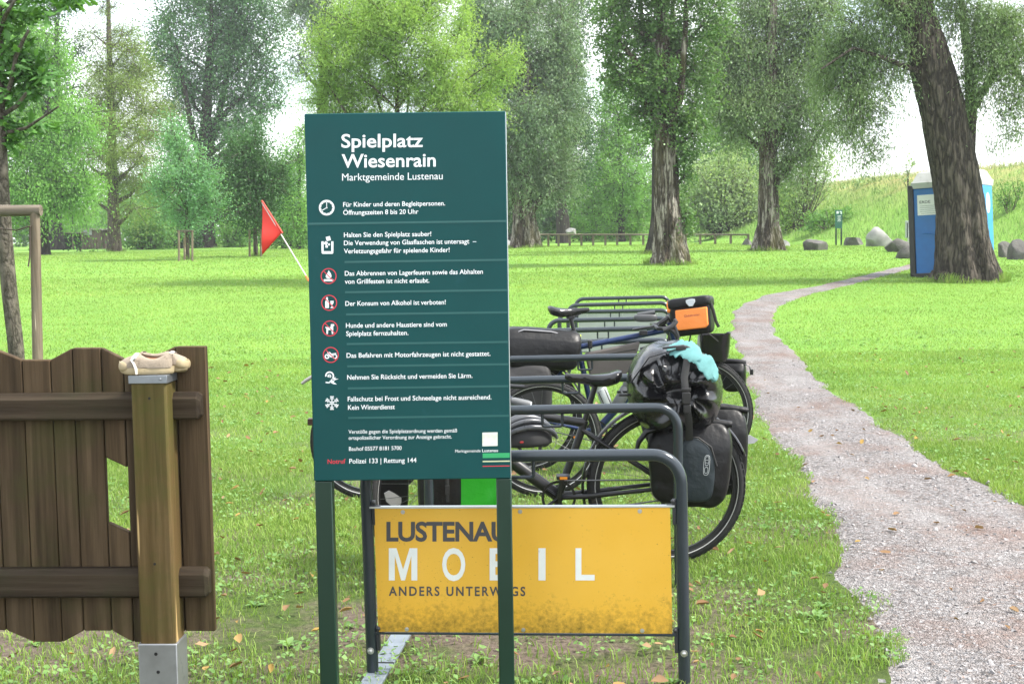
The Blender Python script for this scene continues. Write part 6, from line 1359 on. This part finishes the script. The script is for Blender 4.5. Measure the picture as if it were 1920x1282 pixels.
# low rail fence under the trees
rf = None; posts = [1007, 1028, 1047, 1068, 1090, 1112, 1135, 1157, 1182, 1206, 1232, 1259, 1286, 1313, 1341, 1370, 1403]
Dr = 66; g0 = at(1200, 455, Dr); rf = empty('low_rail_fence', (g0.x, Dr, float(terrain(g0.x, Dr))), 0, 'low weathered timber rail fence on short posts under the poplars', 'fence'); ro = rf.location.copy()
for i, x in enumerate(posts):
    t_ = at(x, 438.5 + .004 * (1200 - x) * 0, Dr) - ro; gz = float(terrain(t_.x + ro.x, Dr)) - ro.z
    m = MB(); m.box((t_.x, 0, (gz - .2 + t_.z) / 2), (.11, .11, t_.z - gz + .2)); m.build('post', OLDW, rf, bevel=.015)
for i in range(len(posts) - 1):
    a = at(posts[i] - .5, 440, Dr) - ro; b = at(posts[i + 1] - .5, 440, Dr) - ro; m = MB(); m.tube([a + Vector((.01, -.09, 0)), b + Vector((-.01, -.09, 0))], .042, 10); m.build('rail', OLDH, rf, smooth=50)
# boulders
STONE = NT('boulder stone'); v = STONE.coord(); n1 = STONE.noise(v, 2.2, 8, .7); n2 = STONE.noise(v, 9, 6, .7)
STONE.bsdf(STONE.mix(STONE.ramp(n2, [(.45, (0, 0, 0)), (.65, (.6, .6, .6))]), STONE.ramp(n1, [(.3, (.045, .042, .04)), (.5, (.10, .095, .09)), (.7, (.20, .19, .185))]), (.09, .09, .07)), .85, 0, .3, STONE.bump(n2, .6, .05)); STONE = STONE.m
PALES = paint('pale limestone', (.24, .235, .225), .8, 0, .3, 3, .8, 14)
for i, (x, y, w_, h_, mt, lab) in enumerate(((1402, 460, 26, 22, STONE, 'small dark boulder left of the mossy poplar trunk'), (1474, 462, 24, 18, PALES, 'pale boulder just right of the mossy poplar trunk'), (1529, 469, 52, 24, STONE, 'flat grey boulder left of the small green info sign'), (1604, 460, 40, 22, STONE, 'rounded grey boulder right of the small green info sign'), (1650, 462, 58, 40, PALES, 'tallest pointed pale boulder of the row by the embankment'), (1684, 472, 56, 30, STONE, 'broad dark boulder between the pointed pale one and the blue cabin'), (1704, 484, 44, 28, STONE, 'boulder touching the left side of the blue cabin'), (1884, 482, 42, 32, STONE, 'grey boulder right of the big willow trunk'), (1914, 486, 46, 46, STONE, 'large dark boulder at the right edge'), (1072, 432, 22, 8, PALES, 'pale flat boulder at the foot of the leaning dark trunk'), (950, 460, 26, 16, PALES, 'pale boulder between the notice board and the grey poplar'))):
    g = gp(x, y) if i != 9 else Vector((at(x, y, 80).x, 80, at(x, y, 80).z)); s = mpp(g.y); r_ = np.random.default_rng(60 + i)
    pls = [(lambda d: d / np.linalg.norm(d))(r_.normal(size=3)) for _ in range(9)]; of = r_.uniform(.42, .8, 9)
    def cutf(V, pls=pls, of=of, w_=w_ * s, h_=h_ * s):
        U = V / np.array((w_ / 2, w_ / 2, h_)); 
        for d, o_ in zip(pls, of): t_ = U @ d - o_; U = U - np.maximum(t_, 0)[:, None] * d
        U += snoise(U, 1.6, i)[:, None] * U * .05
        return U * np.array((w_ / 2, w_ / 2, h_ * .9)) * 1.04
    o = MB().blob((0, 0, 0), (w_ * s, w_ * s, 2 * h_ * s), .8, 36, 24, cutf).build('boulder', mt, None, smooth=30); o.location = g; tag(o, lab, 'boulder', 'boulders at the foot of the embankment')
# green info sign, grey box on a post
g = gp(1573, 460); s = mpp(g.y); ig = empty('info_sign', g, 0, 'small dark green info sign on two posts at the embankment', 'sign'); f = lambda x, y, dy=0: at(x, y, g.y + dy) - g
DG = paint('bottle green board', srgb(30, 92, 76), .4, 0, .08)
p_ = f(1572.5, 411); m = MB(); m.box(tuple(p_), (13.5 * s, .04, 34 * s)); m.build('board', DG, ig, bevel=.006)
for x in (1567.6, 1577.6): t_ = f(x, 428.2); m = MB(); m.box((t_.x, .0, t_.z / 2 - .1), (2.8 * s, .06, t_.z + .2)); m.build('post', SIGNGREEN, ig, bevel=.006)
m = MB()
for (x, y, w_, h_) in ((1570.2, 398.5, 4, 4.5), (1576, 397, 4, 1.5), (1577, 399.5, 2, 4)): t_ = f(x, y); m.box((t_.x, -.0225, t_.z), (w_ * s, .005, h_ * s))
m.build('pictogram', WHITE, ig)
for k in range(5): m = MB(); t_ = f(1573.2, 405 + 2.4 * k); m.box((t_.x, -.0222, t_.z), ((7 - (k % 2) * 1.5) * s, .004, .8 * s)); m.build('text_line', WHITE, ig)
g = gp(1704, 470); s = mpp(g.y); gb = empty('meter_box', g, 0, 'light grey metal box on a thin post left of the blue cabin', 'box'); f = lambda x, y, dy=0: at(x, y, g.y + dy) - g
m = MB(); p_ = f(1706, 430); m.box(tuple(p_), (13 * s, .3, 32 * s)); m.build('cabinet', paint('light grey enamel', (.42, .44, .46), .45, .1, .06), gb, bevel=.015)
m = MB(); p2 = f(1701, 430); m.tube([f(1701.5, 418, -.16), f(1701.5, 446, -.16)], 1.1 * s, 6); m.build('handle', DARKMETAL, gb)
m = MB(); t_ = f(1703, 446); m.tube([(t_.x, 0, -.1), tuple(t_)], 1.6 * s, 8); m.build('post', STEEL, gb, smooth=50)
# blue portable cabin
g = gp(1724, 521); D = g.y; s = mpp(D); PB = paint('blue moulded plastic', srgb(28, 98, 165), .42, 0, .1, 4, .1, 25, .45); PBL = paint('blue plastic lit side tone', srgb(52, 140, 205), .42, 0, .1, 4, .1, 25, .45)  # PBL: same blue made lighter, paints the lit side face into the colour
wc = 121 * s; ctr = at(1792, 500, D + .5); cab = empty('portable_toilet', (ctr.x, ctr.y, float(terrain(ctr.x, ctr.y))), R(-30), 'blue portable toilet cabin with a white roof behind the big willow trunk', 'portable toilet'); cab.rotation_euler = (0, R(-2.6), R(-30))
H = 168 * s; hw = wc / 2
m = MB(); m.box((0, 0, H / 2 + .04), (wc, wc, H - .08)); m.build('walls', PB, cab, bevel=.03)
m = MB(); m.box((hw + .006, 0, H / 2 + .05), (.02, wc * .86, H * .94)); dr = m.build('side_panel', PBL, cab, bevel=.008)
m = MB(); m.box((hw + .02, -wc * .08, H * .88), (.012, wc * .16, H * .05)); m.build('vent', PBL, dr) if False else None
m = MB(); m.box((-hw - .05, -hw + .02, H / 2 + .06), (.13, .10, H * 1.02)); m.build('door_frame', paint('black rubber frame', (.014, .014, .015), .5), cab, bevel=.02)
m = MB(); m.box((0, 0, .05), (wc + .08, wc + .08, .12)); m.build('base', paint('black base', (.02, .02, .02), .6), cab, bevel=.02)
def roof(V):
    o = V.copy(); t = np.clip((V[:, 2]) / .34, 0, 1); k = 1 - .28 * t ** 1.6; o[:, 0] *= k; o[:, 1] *= k; return o
m = MB(); hr = 31 * s; prof = [(1.03, 0), (1.03, .34), (.98, .42), (.86, .90), (.80, .98), (.74, 1.0)]; V = []; n = 4 * 12
for k_, z in prof:
    for i in range(n):
        a = 2 * math.pi * i / n; c_, s_ = math.cos(a), math.sin(a); mx_ = max(abs(c_), abs(s_)); rb = 1 + (.018 if (i % 6) < 3 and .3 < z < 1 else 0)
        x = np.sign(c_) * min(1, abs(c_) / mx_) if abs(c_) == mx_ else c_ / mx_; y = np.sign(s_) if abs(s_) == mx_ else s_ / mx_; V.append((x * hw * k_ * rb, y * hw * k_ * rb, H + z * hr))
F = [(k * n + i, k * n + (i + 1) % n, (k + 1) * n + (i + 1) % n, (k + 1) * n + i) for k in range(len(prof) - 1) for i in range(n)] + [tuple((len(prof) - 1) * n + i for i in range(n)), tuple(range(n))[::-1]]
m.add(V, F); m.build('roof', paint('translucent white roof', (.43, .44, .43), .5, 0, .08, 3, .1, 20, .4, ((.30, .30, .28), 5, .6)), cab, smooth=30)
yF = -hw - .004
m = MB(); X0 = -hw + .06 * wc / .9; pw = 52 * s; zt, zb = H * .925, H * .70
m.prism([(X0, zb), (X0 + pw * .80, zb), (X0 + pw, zb + .10), (X0 + pw, zt - .22), (X0 + pw * .66, zt), (X0, zt)], yF - .012, yF); po = m.build('poster', paint('white poster', (.66, .68, .66), .5, 0, .03), cab)
m = MB(); text(m, 'ERDE', X0 + pw * .08, X0 + pw * .46, 0, .062, lambda u, w_: Vector((u, yF - .0135, zt - .19 - w_)), .012); m.build('lettering', INK, po, smooth=0)
for k in range(5): m = MB(); m.box((X0 + pw * .47, yF - .013, zt - .245 - .042 * k), (pw * (.78 - .09 * (k == 4)), .002, .010)); m.build('text_line', paint('grey print', (.25, .27, .26), .5), po)
m = MB(); m.prism([(X0 + pw * .62, zt - .12), (X0 + pw * .72, zt - .09), (X0 + pw * .78, zt + .02), (X0 + pw * .68, zt - .03)], yF - .0145, yF - .0125); m.build('leaf_emblem', paint('olive print', (.16, .22, .05), .5), po)
m = MB(); P = [(-hw * .72 + .9 * math.sin(t) * wc * .42, yF - .004, H * .50 - (1 - math.cos(t)) * .55 * wc * .5) for t in np.linspace(0, 1.5, 14)]; m.tube(P, .016, 6); m.build('moulded_rib', PB, cab, smooth=50)
m = MB(); P = [(-hw * .2 - .5 * (1 - math.cos(t)) * wc * .3, yF - .004, H * .25 - math.sin(t) * .2) for t in np.linspace(0, 1.3, 10)]; m.tube(P, .014, 6); m.build('moulded_rib', PB, cab, smooth=50)
Mx = Matrix.Translation((hw + .018, .05 * wc, H * .80)) @ Matrix.Rotation(R(90), 4, 'Z')
m = MB(); m.prism([(.16 * wc * math.cos(2 * math.pi * i / 28), .115 * H * math.sin(2 * math.pi * i / 28)) for i in range(28)], -.006, .0, Mx); m.build('oval_label', paint('white label', (.68, .72, .76), .45, 0, .02), cab, smooth=0)
m = MB(); m.prism([(.17 * wc * math.cos(2 * math.pi * i / 28), .19 * H * math.sin(2 * math.pi * i / 28)) for i in range(28)], -.002, .002, Matrix.Translation((hw + .018, -.40 * wc, H * .70)) @ Matrix.Rotation(R(90), 4, 'Z')) if False else None
# shed at the far edge of the lawn
Dh = 92; g0 = at(160, 471, Dh); sh = empty('shed', (g0.x, Dh, float(terrain(g0.x, Dh))), R(4), 'low brown wooden shed with a flat tin roof and open lean-to at the lawn edge', 'shed'); ho = sh.location.copy(); s = mpp(Dh)
f = lambda x, y, dy=0: at(x, y, Dh + dy) - ho
SHW = woodmat('old shed boards', [(.09, .066, .054), (.17, .13, .11), (.25, .20, .17)])
a, b = f(154, 432), f(190, 432); m = MB(); m.box(((a.x + b.x) / 2, .9, a.z / 2 - .1), (b.x - a.x, 1.8, a.z + .2)); m.build('wall', SHW, sh)
c_ = f(212, 438); m = MB(); m.prism([(b.x + .01, -.2), (c_.x, -.2), (c_.x, c_.z), (b.x + .01, b.z)], .25, 1.7); m.build('side_wall', SHW, sh)
m = MB(); m.box(((f(150, 430).x + f(214, 430).x) / 2, .8, a.z + .06), (f(214, 430).x - f(150, 430).x, 2.3, .07), Matrix.Rotation(R(2.0), 4, 'Y')); m.build('roof', paint('rusty tin roof', (.26, .22, .19), .7, .2, .25, 3), sh)
l0, l1 = f(72, 438, -1), f(155, 437, -1); m = MB(); m.box(((l0.x + l1.x) / 2, -.5, l0.z + .02), (l1.x - l0.x, 2.0, .06)); m.build('lean_to_roof', _mc['rusty tin roof'], sh)
m = MB(); m.box(((l0.x + l1.x) / 2, .45, l0.z / 2), (l1.x - l0.x, .06, l0.z)); m.build('back_wall', paint('boards in painted lean-to shade', (.015, .012, .01), .9), sh)  # near-black colour paints in the shade inside the open lean-to
for x in (74, 119.5, 137, 153): t_ = f(x, 439, -1); m = MB(); m.box((t_.x, -1.35, t_.z / 2 - .1), (.1, .1, t_.z + .2)); m.build('post', SHW, sh)
w0 = f(164, 436, -.05); m = MB(); m.box((w0.x, -.03, w0.z), (15 * s, .05, 9 * s)); m.build('window', paint('whitewashed pane', (.55, .57, .58), .3), sh)
# ================================================================ air: a thin pale haze over the meadow
hm = NT('thin haze'); pv = hm.n('ShaderNodeVolumePrincipled'); pv.inputs['Color'].default_value = (.93, .96, 1, 1); pv.inputs['Density'].default_value = .00055; pv.inputs['Anisotropy'].default_value = .2
hm.l(pv.outputs[0], hm.out.inputs['Volume'])
hz = MB().box((0, 105, 14), (330, 275, 32)).build('haze', hm.m, None, smooth=0); tag(hz, 'thin pale haze in the air over the meadow', 'haze', kind='stuff')
